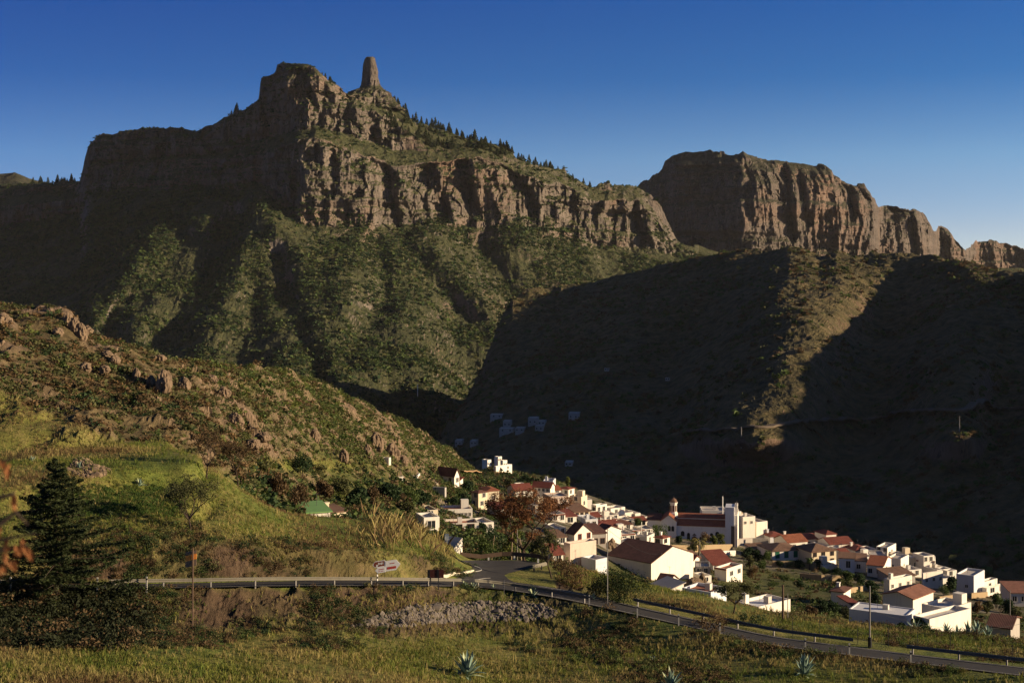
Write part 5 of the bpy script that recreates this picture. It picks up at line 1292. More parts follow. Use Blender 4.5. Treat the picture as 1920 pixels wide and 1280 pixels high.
# terrace walls below the church
def garden_wall(label, pts, mat, h=1.6, th=.5, name='garden_wall', cat='wall', group='garden walls of the village', ymin=230):
    P = [place(px, r, ymin) for px, r in pts]; o = P[0].copy()
    m = MB(); n = len(P); L, R = [], []
    for i, p in enumerate(P):
        t = (P[min(i + 1, n - 1)] - P[max(i - 1, 0)]); t.z = 0; t.normalize(); s_ = Vector((-t.y, t.x, 0)) * th / 2
        L.append(p + s_ - o); R.append(p - s_ - o)
    up = Vector((0, 0, h)); dn = Vector((0, 0, -1.5))
    vs = [q + dn for q in L] + [q + up for q in L] + [q + dn for q in R] + [q + up for q in R]
    fs = []
    for i in range(n - 1): fs += [(i, i + 1, n + i + 1, n + i), (2 * n + i + 1, 2 * n + i, 3 * n + i, 3 * n + i + 1), (n + i, n + i + 1, 3 * n + i + 1, 3 * n + i)]
    fs += [(0, n, 3 * n, 2 * n), (n - 1, 3 * n - 1, 4 * n - 1, 2 * n - 1)]
    m.add(vs, fs); return tag(m.build(name, MT[mat], None, o), label, cat, group)
garden_wall("red brown terrace wall under the church square", [(1258, 1033), (1300, 1034), (1340, 1032), (1372, 1031)], 'ochre', 1.8)
garden_wall("grey retaining wall under the tan building", [(1378, 1022), (1410, 1020), (1440, 1021)], 'grey', 2.0)
garden_wall("second lower terrace wall under the church square", [(1326, 1043), (1355, 1042), (1378, 1041)], 'dim', 1.5)
garden_wall("stone garden wall below the green shuttered house", [(1448, 1063), (1480, 1064), (1510, 1066), (1530, 1068)], 'ochre', 1.8)
garden_wall("white garden wall below the pale two-storey house", [(1525, 1062), (1545, 1062), (1566, 1058)], 'white', 1.4)
garden_wall("stone terrace wall above the small garden house", [(1500, 1085), (1540, 1088), (1580, 1090)], 'ochre', 1.5)
garden_wall("light terrace wall right of the small garden house", [(1590, 1112), (1615, 1108), (1640, 1104)], 'ochre', 1.2)
garden_wall("stone wall under the right end row of houses", [(1760, 1128), (1800, 1122), (1850, 1118)], 'ochre', 1.2)

# ------------------------------------------------------------------ plants
def leaf_quads(P, size, rng, flat=0.0, asp=0.6):
    """one small tilted quad per point"""
    n = len(P)
    a = rng.normal(size=(n, 3)); a[:, 2] *= (1 - flat); a /= np.linalg.norm(a, axis=1, keepdims=True) + 1e-9
    b = rng.normal(size=(n, 3)); b[:, 2] *= (1 - flat); b -= a * (a * b).sum(1, keepdims=True); b /= np.linalg.norm(b, axis=1, keepdims=True) + 1e-9
    s = size * rng.uniform(.6, 1.4, (n, 1))
    a = a * s; b = b * s * asp
    V = np.stack([P - a * .5, P + b * .5, P + a * .5, P - b * .5], 1).reshape(-1, 3)
    return V, np.arange(4 * n).reshape(n, 4)
def ball(n, rng, shell=0.55):
    d = rng.normal(size=(n, 3)); d /= np.linalg.norm(d, axis=1, keepdims=True)
    return d * (shell + (1 - shell) * rng.random((n, 1))) ** .8 * rng.uniform(.75, 1.1, (n, 1))
def grow(h, spread, trunk, seed, r0=.18, lean=(0, 0), mains=4, depth=3, up=.5, fork=2.4):
    """trunk and limbs; returns (tube builder, crown tips)"""
    R = random.Random(seed); m = MB(); tips = []
    def seg(p, d, L, r, k):
        pts = [p]; dd = d.copy(); n = 4
        for i in range(n):
            dd = (dd + Vector((R.uniform(-.22, .22), R.uniform(-.22, .22), R.uniform(-.04, .16)))).normalized()
            pts.append(pts[-1] + dd * L / n)
        m.tube(pts, [r * (1 - .45 * i / n) for i in range(n + 1)], 6 if k < 2 else 4)
        if k >= 1 and k < depth: tips.append((pts[3], .6))
        if k == depth: tips.append((pts[-1], 1.0)); tips.append((pts[2], .7)); return
        nb = mains if k == 0 else int(fork + R.random())
        for i in range(nb):
            az = 2 * math.pi * (i + R.uniform(.1, .7)) / nb + k
            side = Vector((math.cos(az) * spread, math.sin(az) * spread, R.uniform(up * .6, up * 1.5) * h * .5)).normalized()
            nd = (side + dd * .35).normalized()
            seg(pts[-1] if i or k else pts[-1], nd, L2 * (.72 ** k) * R.uniform(.75, 1.15), r * (.5 if k else .6) + .008, k + 1)
    L2 = math.hypot(h - trunk, spread) / (1 + .72 + .5) * 1.05
    seg(Vector((0, 0, -.4)), Vector((lean[0], lean[1], 1)).normalized(), trunk + .4, r0, 0)
    return m, tips
def crown(name, tips, nleaf, cr, leaf, mat, seed, parent, squash=.75, flat=.2):
    rng = np.random.default_rng(seed); out = []
    for p, w in tips:
        n = int(nleaf * w * rng.uniform(.5, 1.4)); q = ball(n, rng) * cr * w * rng.uniform(.7, 1.25); q[:, 2] *= squash
        out.append(q + np.array(p))
    V, Fq = leaf_quads(np.concatenate(out), leaf, rng, flat)
    return link(name, raw_mesh(name, V, Fq, mat), parent)
def tree(label, p, h, spread, trunk, leafmat, barkmat='bark', seed=1, nleaf=90, cr=.8, leaf=.2, name='tree', cat='tree', group=None, r0=.18, lean=(0, 0), mains=4, depth=3, up=.5, fork=2.4, fit=True):
    root = thing(name, p, label, cat, group)
    m, tips = grow(h, spread, trunk, seed, r0, lean, mains, depth, up, fork)
    tk = m.build('trunk', MT[barkmat], root)
    cw = crown('crown', tips, nleaf, cr, leaf, LEAF[leafmat], seed + 50, root)
    if fit:                                             # scale so that the tree has exactly this height and half width
        zs = [v.co.z for v in cw.data.vertices]; xs = [math.hypot(v.co.x - lean[0] * h * .5, v.co.y) for v in cw.data.vertices]
        kz = h / max(zs); kx = spread / sorted(xs)[int(len(xs) * .97)]
        root.scale = (kx, kx, kz)
    return root
def shrub(label, p, h, w, leafmat, seed=1, n=900, leaf=.2, name='shrub', cat='shrub', group=None, lumps=9, stems=True):
    rng = np.random.default_rng(seed); root = thing(name, p, label, cat, group); out = []
    for i in range(lumps):
        a = rng.uniform(0, 2 * math.pi); d = rng.uniform(0, .62) ** .7 * w; r = rng.uniform(.38, .62) * min(w, h * .8)
        c = np.array([math.cos(a) * d, math.sin(a) * d, rng.uniform(.25, .72) * h * (1 - .45 * (d / w) ** 2)])
        q = ball(n // lumps, rng) * r; q[:, 2] *= .85; out.append(q + c)
    q = np.concatenate(out); q = q[q[:, 2] > -.1]
    q[:, 2] *= h / q[:, 2].max(); q[:, :2] *= w / np.quantile(np.hypot(q[:, 0], q[:, 1]), .97)
    V, Fq = leaf_quads(q, leaf, rng)
    link('crown', raw_mesh('crown', V, Fq, LEAF[leafmat]), root)
    if stems:
        m = MB()
        for i in range(4):
            a = rng.uniform(0, 6.28); m.tube([(0.05 * i, 0, -.3), (math.cos(a) * w * .2, math.sin(a) * w * .2, h * .35), (math.cos(a) * w * .4, math.sin(a) * w * .4, h * .7)], [.07, .05, .02], 4)
        m.build('trunk', MT['bark'], root)
    return root
def copy_thing(src, loc, label, group, scale, rz):
    o = src.copy(); COL.objects.link(o); o.location = loc; o.scale = scale; o.rotation_euler = (0, 0, rz); o['label'] = label
    if group: o['group'] = group
    for ch in list(src.children):
        c = ch.copy(); COL.objects.link(c); c.parent = o
    return o
def M_(p): return p.y / F                               # metres per photo pixel there

LEAF['bush'] = foliage('bush foliage', (.011, .022, .006), (.038, .050, .014))
LEAF['shade_dark_brush'] = foliage('dark bramble', (.010, .014, .006), (.03, .034, .014))  # leaf colour darkened in place of the shade lying on this bank
# the dark conifer at the left
def conifer():
    p = gp(104, 111.5); H = hgt(p, 858); W = 118 * M_(p); rng = np.random.default_rng(5)
    root = thing('conifer', p, "large dark conifer with long level branches at the left in front of the road", 'tree')
    m = MB(); m.tube([(0, 0, -1), (.05, 0, H * .5), (0, 0, H)], [.28, .15, .02], 8); pts = []
    nl = 25
    for i in range(nl):
        f = i / (nl - 1); z = H * (.10 + .88 * f); L = W * (1.12 * (1 - f) ** .72 + .05) * rng.uniform(.8, 1.12)
        for k in range(5 if f < .85 else 4):
            az = 2 * math.pi * (k + rng.uniform(-.4, .4)) / 5 + i * 1.1; l = L * rng.uniform(.45, 1.15) * (1.18 if math.cos(az) > .3 and f < .55 else 1)
            d = np.array([math.cos(az), math.sin(az)]); side = np.array([-d[1], d[0]])
            rise_ = rng.uniform(-.10, .22); e = (d[0] * l, d[1] * l, z + rise_ * l); mid = (d[0] * l * .5, d[1] * l * .5, z - .05 * l)
            m.tube([(0, 0, z - .1), mid, e], [.05, .03, .012], 4, cap=False)
            n = int(34 + 70 * l); t = rng.random(n) ** .7
            w = (.10 + .26 * np.sin(np.pi * np.clip(t, .06, 1) ** .8)) * min(l, 2.4) * .8
            s_ = rng.uniform(-1, 1, n) * w
            q = np.stack([d[0] * l * t + side[0] * s_, d[1] * l * t + side[1] * s_, z - .05 * l * 4 * t * (1 - t) + rise_ * l * t + rng.normal(0, .07, n) - .10 * np.abs(s_)], 1)
            pts.append(q)
    m.build('trunk', MT['bark'], root)
    V, Fq = leaf_quads(np.concatenate(pts), .34, rng, .45, .30)
    link('crown', raw_mesh('crown', V, Fq, LEAF['pine']), root)
conifer()
# trees near the road
p = gp(358, 129); tree("thin leaved tree with several dark stems standing on the terrace above the orange notice board", p, hgt(p, 892), 66 * M_(p), 1.3, 'olive', seed=3, nleaf=170, cr=.8, leaf=.17, r0=.17, mains=5, depth=3, up=.62)
p = gp(388, 147); tree("dark leafless looking tree at the end of the grass terrace", p, hgt(p, 800), 36 * M_(p), 1.6, 'brush', seed=8, nleaf=50, cr=.6, leaf=.15, r0=.14, mains=4, up=.7)
p = gp(446, 158); p.z = (YH - 905) / F * 158; tree("dark round headed tree right of the grass terrace end", p, hgt(p, 822), 36 * M_(p), 1.7, 'brush', seed=12, nleaf=80, cr=.7, leaf=.17, r0=.13, up=.55)
p = gp(985, 177); tree("large rusty orange tree with a dark forked trunk behind the hairpin bend", p, hgt(p, 910), 82 * M_(p), 3.4, 'orange', seed=21, nleaf=330, cr=1.35, leaf=.24, r0=.30, mains=4, depth=3, up=.55, fork=2.6)
p = gp(1036, 153); tree("leaning dark stemmed tree with thin green crown right of the hairpin bend", p, hgt(p, 984), 30 * M_(p), 2.4, 'olive', seed=31, nleaf=150, cr=.7, leaf=.16, r0=.16, lean=(-.14, 0), mains=3, up=.7)
p = gp(1374, 141); tree("small spreading half bare tree above the lower road", p, hgt(p, 1088), 38 * M_(p), 1.3, 'olive', seed=37, nleaf=120, cr=.5, leaf=.14, r0=.12, mains=4, up=.5)
p = gp(1165, 141); shrub("big round dark green bush beside the road in front of the white hall", p, hgt(p, 1060), 56 * M_(p), 'bush', 41, 6500, .15, lumps=22)
p = gp(1120, 143); shrub("lower left lobe of brush beside the big round bush", p, 1.7, 1.6, 'olive', 43, 1200, .16)
p = gp(1080, 150); shrub("brown dry bush between the leaning tree and the round green bush", p, 2.2, 2.2, 'dry', 44, 1500, .17)
p = gp(1060, 158); shrub("brownish brush clump right at the foot of the pink block", p, 2.0, 1.8, 'brush', 45, 1200, .17)
p = gp(1345, 128); shrub("dark tangle of brush by the road below the small half bare tree", p, 1.3, 2.6, 'brush', 46, 1300, .15)
p = gp(1400, 134); shrub("low dark bramble right of the small half bare tree", p, 1.1, 2.0, 'dark', 47, 900, .15)
p = place(565, 893, 190); shrub("large dark green bush on the small grass terrace behind the mound", p, hgt(p, 846), 24 * M_(p), 'dark', 51, 2600, .25, lumps=11)
p = place(518, 880, 190); shrub("small round dark bush left of the large one on the grass terrace", p, hgt(p, 862), 9 * M_(p), 'dark', 52, 700, .22)
p = place(598, 890, 190); shrub("olive bush right of the large dark one on the grass terrace", p, hgt(p, 868), 14 * M_(p), 'olive', 53, 900, .25)
# screen of trees behind the hairpin bend
for i, (px, Y, tr, w, mt, lb) in enumerate(((905, 181, 1006, 26, 'green', "green tree at the left of the screen behind the hairpin bend"), (930, 186, 985, 24, 'dark', "dark green tree in the middle of the screen behind the hairpin bend"), (878, 190, 1016, 14, 'olive', "low olive bush behind the white wedge wall"),
                                    (958, 182, 990, 20, 'light', "light green tree left of the rusty tree trunk"), (1012, 186, 1008, 18, 'olive', "olive green bush between the rusty tree and the leaning tree"))):
    p = gp(px, Y); shrub(lb, p, hgt(p, tr), w * M_(p), mt, 60 + i, 1800, .24, lumps=10, name='bush_tree', cat='tree')
for i, (a, b, lb) in enumerate(((957, 962, "pale straight trunk behind the hairpin bend"), (983, 968, "thin pale leaning trunk left of the rusty tree"), (990, 972, "second thin pale leaning trunk close to the rusty tree"), (918, 927, "pale leaning branch among the dark trees behind the hairpin"))):
    p = gp(a, 180 + i); p2 = P3(b, 985 + 6 * i, 181 + i) - p
    tag(MB().tube([(0, 0, -.5), p2 * .5, p2], [.10, .08, .04], 6).build('bare_trunk', MT['palebark'], None, p), lb, 'trunk', 'bare trunks behind the hairpin')

# garden trees and shrubs of the village: (photo column, foot row, top row, half width in pixels, foliage, label)
gt = [
 (1235, 1010, 980, 17, 'green', "round green tree in front of the church transept"), (1272, 1020, 1004, 8, 'dark', "small dark tree against the shaded church wall"), (1320, 1022, 995, 13, 'dry', "brownish thin tree before the church door"),
 (1339, 1025, 1003, 8, 'light', "light green young tree left of its twin by the church wall"), (1353, 1025, 1000, 8, 'light', "light green young tree nearest the bell tower"), (1298, 1040, 1018, 10, 'olive', "olive tree on the terrace below the church square"),
 (1330, 1058, 1040, 14, 'dark', "dark tree group below the church terrace"), (1400, 1048, 1026, 13, 'dark', "dark tree under the tan building"), (1420, 1052, 1028, 13, 'dark', "second dark tree under the bright blank block"), (1440, 1056, 1032, 11, 'green', "green tree left of the green shuttered house"),
 (1405, 1065, 1040, 9, 'olive', "olive tree above the two-window house"), (1430, 1072, 1050, 10, 'green', "garden tree between church terrace and stone wall"), (1412, 1085, 1058, 12, 'dry', "dry tree right of the two-window house"),
 (1462, 1063, 1050, 9, 'dark', "dark bush under the first green shutter"), (1480, 1064, 1048, 10, 'green', "green bush under the second green shutter"), (1498, 1066, 1050, 10, 'dark', "dark bush under the third green shutter"), (1533, 1066, 1045, 9, 'dark', "dark tree before the pale two-storey house"),
 (1545, 1078, 1064, 13, 'green', "green bush below the white garden wall"), (1570, 1082, 1062, 13, 'dark', "dark tree left of the grey shaded house gardens"), (1592, 1092, 1070, 14, 'green', "green garden tree under the grey shaded house"), (1612, 1096, 1072, 13, 'dark', "dark garden tree under the orange roofed house"),
 (1575, 1100, 1082, 11, 'olive', "olive tree above the small garden house"), (1590, 1108, 1088, 10, 'olive', "second olive tree above the small garden house"), (1635, 1112, 1088, 12, 'dark', "tall dark tree left of the red cornered house"), (1640, 1140, 1105, 12, 'dark', "dark tree right of the small garden house"),
 (1618, 1140, 1122, 11, 'olive', "grey green tree beside the tiny arched shed"), (1545, 1150, 1122, 14, 'dark', "dark shrub mass left of the small garden house"), (1566, 1152, 1128, 13, 'dark', "shrub in front of the small garden house"), (1590, 1160, 1138, 15, 'olive', "olive shrub mass above the grass field"),
 (1520, 1155, 1135, 12, 'brush', "brown shrub by the garden ruins"), (1500, 1100, 1086, 12, 'dark', "dark bush on the terrace under the stone wall"), (1470, 1090, 1076, 12, 'green', "green bush on the terraces in the middle"), (1450, 1100, 1088, 12, 'green', "light bush on the terraces below the church"),
 (1782, 1112, 1080, 12, 'dark', "dark tree left of the right end row"), (1770, 1116, 1096, 10, 'green', "green bush at the foot of the stepping white house"), (1868, 1140, 1110, 13, 'green', "green tree below the right end row"), (1890, 1150, 1120, 14, 'dark', "dark tree below the last bright house"),
 (1850, 1150, 1126, 13, 'olive', "olive tree right of the blank sunlit wall"), (1905, 1165, 1138, 14, 'olive', "olive tree at the right edge of the village"), (1832, 1150, 1128, 10, 'dry', "dry shrub right of the blank sunlit wall"), (1875, 1172, 1150, 13, 'dark', "dark shrub above the low red roof"),
 (1722, 1184, 1158, 14, 'dark', "dark tree before the shaded outbuilding wall"), (1690, 1182, 1166, 9, 'dark', "small dark bush before the shaded outbuilding"), (1195, 990, 970, 9, 'green', "green tree on the rim left of the church"), (1205, 1010, 994, 8, 'dark', "dark tree left of the church sacristy"),
 (1160, 1015, 1004, 7, 'green', "small green tree in the dense village centre"), (1212, 1030, 1016, 6, 'olive', "small olive tree beside the corner house"), (875, 925, 900, 12, 'dark', "dark round tree right of the lone gabled house"), (862, 935, 912, 12, 'green', "green tree below the lone gabled house"),
 (790, 948, 918, 16, 'dark', "large dark tree left of the grey house shell"), (850, 946, 930, 12, 'dark', "dark tree right of the grey house shell"), (870, 955, 930, 14, 'dark', "dark tree left of the tall cream house"), (770, 945, 905, 20, 'green', "large green tree on the slope above the long white building"),
 (735, 940, 905, 20, 'dark', "dark tree on the slope left of the village"), (700, 950, 910, 20, 'brush', "brownish tree behind the dry reeds"), (665, 955, 912, 22, 'dark', "broad dark tree right of the green roofed shed"), (560, 955, 905, 20, 'brush', "brown tree above the green roofed shed at left"),
 (520, 935, 890, 18, 'brush', "brown tree behind the grassy mound"), (640, 930, 895, 20, 'olive', "olive tree on the slope above the green roofed shed"), (605, 935, 900, 18, 'brush', "brush tree straight above the green roof"), (765, 965, 940, 12, 'olive', "olive shrub behind the dry reeds"),
 (905, 1000, 978, 12, 'dark', "dark bush left of the rusty tree crown"), (915, 985, 962, 10, 'green', "green bush under the tall cream house"), (1145, 985, 972, 6, 'dark', "small dark tree between the brown and red roofs"), (1065, 925, 893, 5, 'light', "thin palm like tree on the rim of the village"),
 (955, 915, 895, 11, 'olive', "olive bush below the saddle hamlet"), (985, 905, 888, 10, 'dark', "dark bush on the ridge above the red roofs"), (1020, 905, 890, 9, 'olive', "bush on the ridge above the broad red roofed house"), (1092, 935, 917, 8, 'olive', "olive bush on the rim above the cream block"),
]
proto = {}
for i, (px, fr, tr, hw, mt, lb) in enumerate(gt):
    p = place(px, fr, 185); k = M_(p); H = max(1.5, hgt(p, tr)); W = hw * k
    key = (mt, i % 2)
    if key not in proto:
        proto[key] = (shrub(lb, p, H, W, mt, 100 + i, 1500, .34, name='garden_tree', cat='tree', group='trees and shrubs among the houses', lumps=10), H, W)
    else:
        s_, h0, w0 = proto[key]; copy_thing(s_, p, lb, 'trees and shrubs among the houses', (W / w0, W / w0, H / h0), i * 1.7)
# palm below the church
def palm(px, foot, top, label, leafmat='palm'):
    p = place(px, foot, 200); H = hgt(p, top); root = thing('palm_tree', p, label, 'palm')
    MB().tube([(0, 0, -.5), (.1, 0, H * .5), (.0, 0, H * .78)], [.25, .2, .22], 7).build('trunk', MT['bark'], root)
    m = MB(); rng = random.Random(px)
    for i in range(30):
        az = i * 2.4; el = rng.uniform(-.5, 1.1); L = H * .38; q = [Vector((0, 0, H * .78))]
        for j in range(5):
            e = el - j * .32; q.append(q[-1] + Vector((math.cos(az) * math.cos(e), math.sin(az) * math.cos(e), math.sin(e))) * L / 5)
        s_ = Vector((-math.sin(az), math.cos(az), 0))
        for j in range(5):
            w0, w1 = .32 * math.sin(.5 + j * .5), .32 * math.sin(.5 + (j + 1) * .42); a, b = q[j], q[j + 1]
            m.add([a - s_ * w0 - Vector((0, 0, .18)), a, a + s_ * w0 - Vector((0, 0, .18)), b + s_ * w1 - Vector((0, 0, .18)), b, b - s_ * w1 - Vector((0, 0, .18))], [(0, 1, 4, 5), (1, 2, 3, 4)])
    m.build('crown', LEAF[leafmat], root)
palm(1310, 1052, 1004, "tall palm with brownish fronds below the church door")
palm(1518, 1068, 1042, "short palm before the white wing of the pale two-storey house", 'green')

# agaves
def agave(label, px, row, wpx, hpx, n=26, seed=1, mat='agave', Y=None, group='agaves'):
    p = gp(px, Y) if Y else place(px, row); k = M_(p); W, H = wpx * k / 2, hpx * k
    R = random.Random(seed); m = MB()
    for i in range(n):
        f = i / (n - 1); az = i * 2.39996 + R.uniform(-.3, .3); el = .25 + 1.15 * f + R.uniform(-.15, .15)
        L = math.hypot(W * math.cos(el), H * math.sin(el)) * R.uniform(.8, 1.1); w = L * .085
        d = Vector((math.cos(az), math.sin(az), 0)); s_ = Vector((-d.y, d.x, 0)); pts = []; q = Vector((0, 0, -.05)); e = el + .12
        for j in range(6):
            pts.append(q.copy()); q = q + (d * math.cos(e) + Vector((0, 0, math.sin(e)))) * L / 5; e -= R.uniform(.02, .09) + (.12 if f < .25 else 0)
        wid = [w * .8, w * 1.15, w * 1.2, w * .95, w * .55, .005]; m.mat(1 if R.random() < .35 else 0)
        vs = []
        for j in range(6):
            up = (d * -math.sin(el) + Vector((0, 0, math.cos(el)))) * wid[j] * .55
            vs += [pts[j] - s_ * wid[j] + up * .6, pts[j] - up * .25, pts[j] + s_ * wid[j] + up * .6, pts[j] + up * .15]
        m.add(vs, [(a * 4 + b, a * 4 + (b + 1) % 4, a * 4 + 4 + (b + 1) % 4, a * 4 + 4 + b) for a in range(5) for b in range(4)])
    return tag(m.build('agave', [MT['agave'], MT['agave2']], None, p), label, 'agave', group)
agave("large agave with pale broken leaves at the bottom centre of the meadow", 876, 1268, 78, 52, 34, 3, Y=None)
agave("dark spiky agave in the meadow at the lower right", 1508, 1266, 44, 46, 34, 5)
agave("agave cut by the bottom edge right of centre", 1258, 1290, 46, 44, 30, 6)
agave("agave leaning over the crash barrier at the junction", 1000, 1118, 34, 26, 22, 7, Y=139.5)
agave("agave with pale upright leaf before the junction", 888, 1108, 26, 20, 18, 8, Y=138.5)
agave("dark agave clump beside the pale one at the junction", 872, 1107, 24, 16, 18, 9, Y=138)
agave("tiny agave on the verge between the two junction agaves", 925, 1102, 16, 12, 14, 10, Y=141)
agave("small agave in the meadow right of centre", 1225, 1240, 18, 14, 14, 11)
agave("agave beside the left of the round green bush", 1113, 1138, 16, 16, 16, 12, Y=140)
for i, (px, Y, w, h, lb) in enumerate(((1775, 142, 22, 26, "agave at the left of the row under the blank sunlit wall"), (1795, 142, 20, 20, "second agave in the row under the blank sunlit wall"), (1815, 141, 24, 30, "pale upright agave in the row under the blank sunlit wall"),
                                       (1833, 141, 22, 34, "tallest agave in the row under the blank sunlit wall"), (1853, 140, 24, 28, "agave at the right of the row under the blank sunlit wall"), (1716, 146, 26, 30, "agave with one long leaning leaf by the shaded outbuilding"), (1742, 144, 16, 16, "small agave at the corner of the blank sunlit wall"))):
    agave(lb, px, 0, w, h, 16, 20 + i, Y=Y, group='agaves along the field edge')
agave("pair of pale agaves on the grass slope far left", 60, 0, 24, 14, 18, 31, Y=146)
agave("pale agave beside the heap of stones on the left terrace", 148, 0, 22, 18, 18, 32, Y=141)
agave("grey agave scrub under the terrace edge left of the dark tree", 262, 0, 30, 16, 24, 33, Y=140)

# dry stone bank and stone heap
def stones(label, pts, name, cat, Yfun, n, size, mat='rockgrey', seed=1, cover=.7):
    rng = np.random.default_rng(seed); ico = bmesh.new(); bmesh.ops.create_icosphere(ico, subdivisions=1, radius=1); bv = np.array([v.co[:] for v in ico.verts]); bf = np.array([[v.index for v in f.verts] for f in ico.faces]); ico.free()
    V, Fc = [], []; o = None; k = 0
    poly = pts; xs = [q[0] for q in poly]; rs = [q[1] for q in poly]
    while k < n:
        px, row = rng.uniform(min(xs), max(xs)), rng.uniform(min(rs), max(rs))
        if not inside(np.array([px]), np.array([row]), poly)[0]: continue
        Y = ground.hit(px, row)
        if not Y: continue
        p = np.array([uu(px) * Y, Y, (YH - row) / F * Y])
        if o is None: o = p.copy()
        s_ = size * rng.lognormal(0, .35) * rng.uniform(.7, 1.3, 3); a = rng.uniform(0, 6.28)
        q = bv * (1 + rng.uniform(-.28, .28, (len(bv), 1))) * s_
        q = np.stack([q[:, 0] * math.cos(a) - q[:, 1] * math.sin(a), q[:, 0] * math.sin(a) + q[:, 1] * math.cos(a), q[:, 2]], 1)
        V.append(q + p - o); Fc.append(bf + len(bv) * k); k += 1
    return tag(link(name, raw_mesh(name, np.concatenate(V), np.concatenate(Fc), MT[mat]), None, Vector(o)), label, cat)
stones("long bank of loose grey field stones below the road in the middle", [(660, 1176), (720, 1150), (800, 1133), (900, 1128), (1000, 1132), (1045, 1144), (1035, 1158), (940, 1164), (840, 1166), (760, 1174)], 'stone_bank', 'stone bank', None, 3000, .15, seed=4)
stones("dark heap of loose stones on the left grass terrace", [(126, 884), (136, 864), (150, 859), (172, 868), (206, 880), (196, 892), (160, 896)], 'stone_heap', 'stone heap', None, 420, .17, 'rockbrown', 5)
# rock pinnacles on the left hill and boulders
def rock(label, px, foot, top, hw, seed, mat='rockbrown', group=None, ymin=140, name='rock_outcrop'):
    p = place(px, foot, ymin); k = M_(p); H = (foot - top) * k; W = hw * k
    b = bmesh.new(); bmesh.ops.create_icosphere(b, subdivisions=4, radius=1)
    v = np.array([q.co[:] for q in b.verts])
    z = v[:, 2]; taper = 1 - .25 * smooth01((z + .2) / 1.2)
    n = 1 + .30 * fbm(v[:, 0] * 1.6 + seed, v[:, 1] * 1.6, v[:, 2] * 1.2, 3, seed) + .20 * (ridged(v[:, 0] * 2.4, v[:, 1] * 2.4 + seed, v[:, 2] * 1.0, 4, seed + 1) - .3)
    bk_ = _h(np.floor(v[:, 0] * 2.1 + seed).astype(np.int64), np.floor(v[:, 1] * 2.1).astype(np.int64), np.floor(v[:, 2] * 1.7 + .4 * v[:, 0]).astype(np.int64), seed) - .5
    n = n + .38 * bk_
    v[:, 0] *= 1.25 * W * taper * n; v[:, 1] *= 1.3 * W * taper * n; v[:, 2] = (z * .55 + .25) * H * (.85 + .25 * n)
    for q, c in zip(b.verts, v): q.co = c
    me = bpy.data.meshes.new(name); b.to_mesh(me); b.free(); me.materials.append(MT[mat])
    return tag(link(name, me, None, p), label, 'rock', group)
G_ = 'rocks on the left hillside'
for i, (px, ft, tp, hw, lb) in enumerate(((308, 735, 686, 12, "tallest pale rock pinnacle in the middle of the left hillside"), (284, 722, 702, 7, "narrow rock tooth left of the tallest pinnacle"), (256, 708, 686, 6, "slim rock tooth on the left hillside skyline side"), (128, 612, 581, 9, "upright rock at the top of the left hill skyline"),
     (141, 622, 592, 8, "second upright rock on the left hill skyline"), (152, 634, 602, 9, "rock pillar stepping down from the left hill skyline"), (163, 622, 606, 9, "blocky rock at the right of the skyline group"), (93, 584, 576, 6, "small rock knob on the far left skyline"), (6, 606, 583, 15, "broad boulder at the left edge near the top of the hill"),
     (108, 628, 612, 9, "boulder below the skyline rocks"), (160, 694, 676, 10, "rounded boulder left of the rock teeth"), (197, 698, 682, 8, "boulder between rounded boulder and slim tooth"), (201, 668, 655, 11, "rusty rock patch under the skyline"), (215, 680, 664, 9, "rusty rock below the patch"), (300, 676, 662, 9, "rock on the hill crest in the middle"),
     (345, 728, 702, 9, "rock shoulder right of the tallest pinnacle"), (397, 715, 700, 10, "dark holed rock right of the shoulder"), (420, 742, 722, 9, "rock on the slope right of the holed rock"), (440, 795, 770, 13, "rounded rock lower on the slope"), (495, 824, 808, 11, "rock above the small grass terrace"), (475, 838, 820, 12, "long low rock at the foot of the hill"),
     (590, 825, 800, 8, "rock on the green slope above the terrace"), (645, 865, 838, 7, "pale cliff fin left of the rock wall"), (706, 842, 806, 10, "largest rock of the wall above the village"), (735, 858, 826, 11, "sunlit rock right of the largest wall rock"), (690, 858, 830, 8, "rock at the left of the wall above the village"), (755, 868, 850, 9, "lowest rock of the wall above the village"))):
    rock(lb, px, ft, tp, hw, 200 + i, group=G_)
rock("tall ochre boulder ruin beside the dark brown house", 1147, 1030, 1006, 8, 240, 'rockbrown', None, 200)
rock("rounded dark rock mound right of the white hall", 1300, 1108, 1078, 17, 241, 'rockbrown', None, 200)
rock("ochre rock stump left of the tiny white hut", 1317, 1102, 1070, 6, 242, 'rockbrown', None, 200)

# pines on the mountain
def pine_mesh(seed):
    rng = np.random.default_rng(seed); H = 1.0; pts = []
    for i in range(16):
        f = i / 15; z = .12 + .88 * f; r = .30 * (1 - f) ** .8 + .02
        n = int(8 + 30 * (1 - f)); a = rng.uniform(0, 6.28, n); d = r * np.sqrt(rng.random(n))
        pts.append(np.stack([d * np.cos(a), d * np.sin(a), z + rng.normal(0, .03, n) - .25 * d], 1))
    V, Fq = leaf_quads(np.concatenate(pts), .13, rng, .3)
    t = .018
    tv = np.array([(-t, -t, -.15), (t, -t, -.15), (t, t, -.15), (-t, t, -.15), (0, 0, .95), (0, 0, .95), (0, 0, .95), (0, 0, .95)]); tf = np.array([(0, 1, 5, 4), (1, 2, 6, 5), (2, 3, 7, 6), (3, 0, 4, 7)])
    return raw_mesh('pine_tree', np.concatenate([V, tv]), np.concatenate([Fq, tf + len(V)]), [LEAF['pine'], MT['bark']], False, None, np.concatenate([np.zeros(len(Fq)), np.ones(4)]))
PM = [pine_mesh(i) for i in (1, 2, 3)]
rp = random.Random(11)
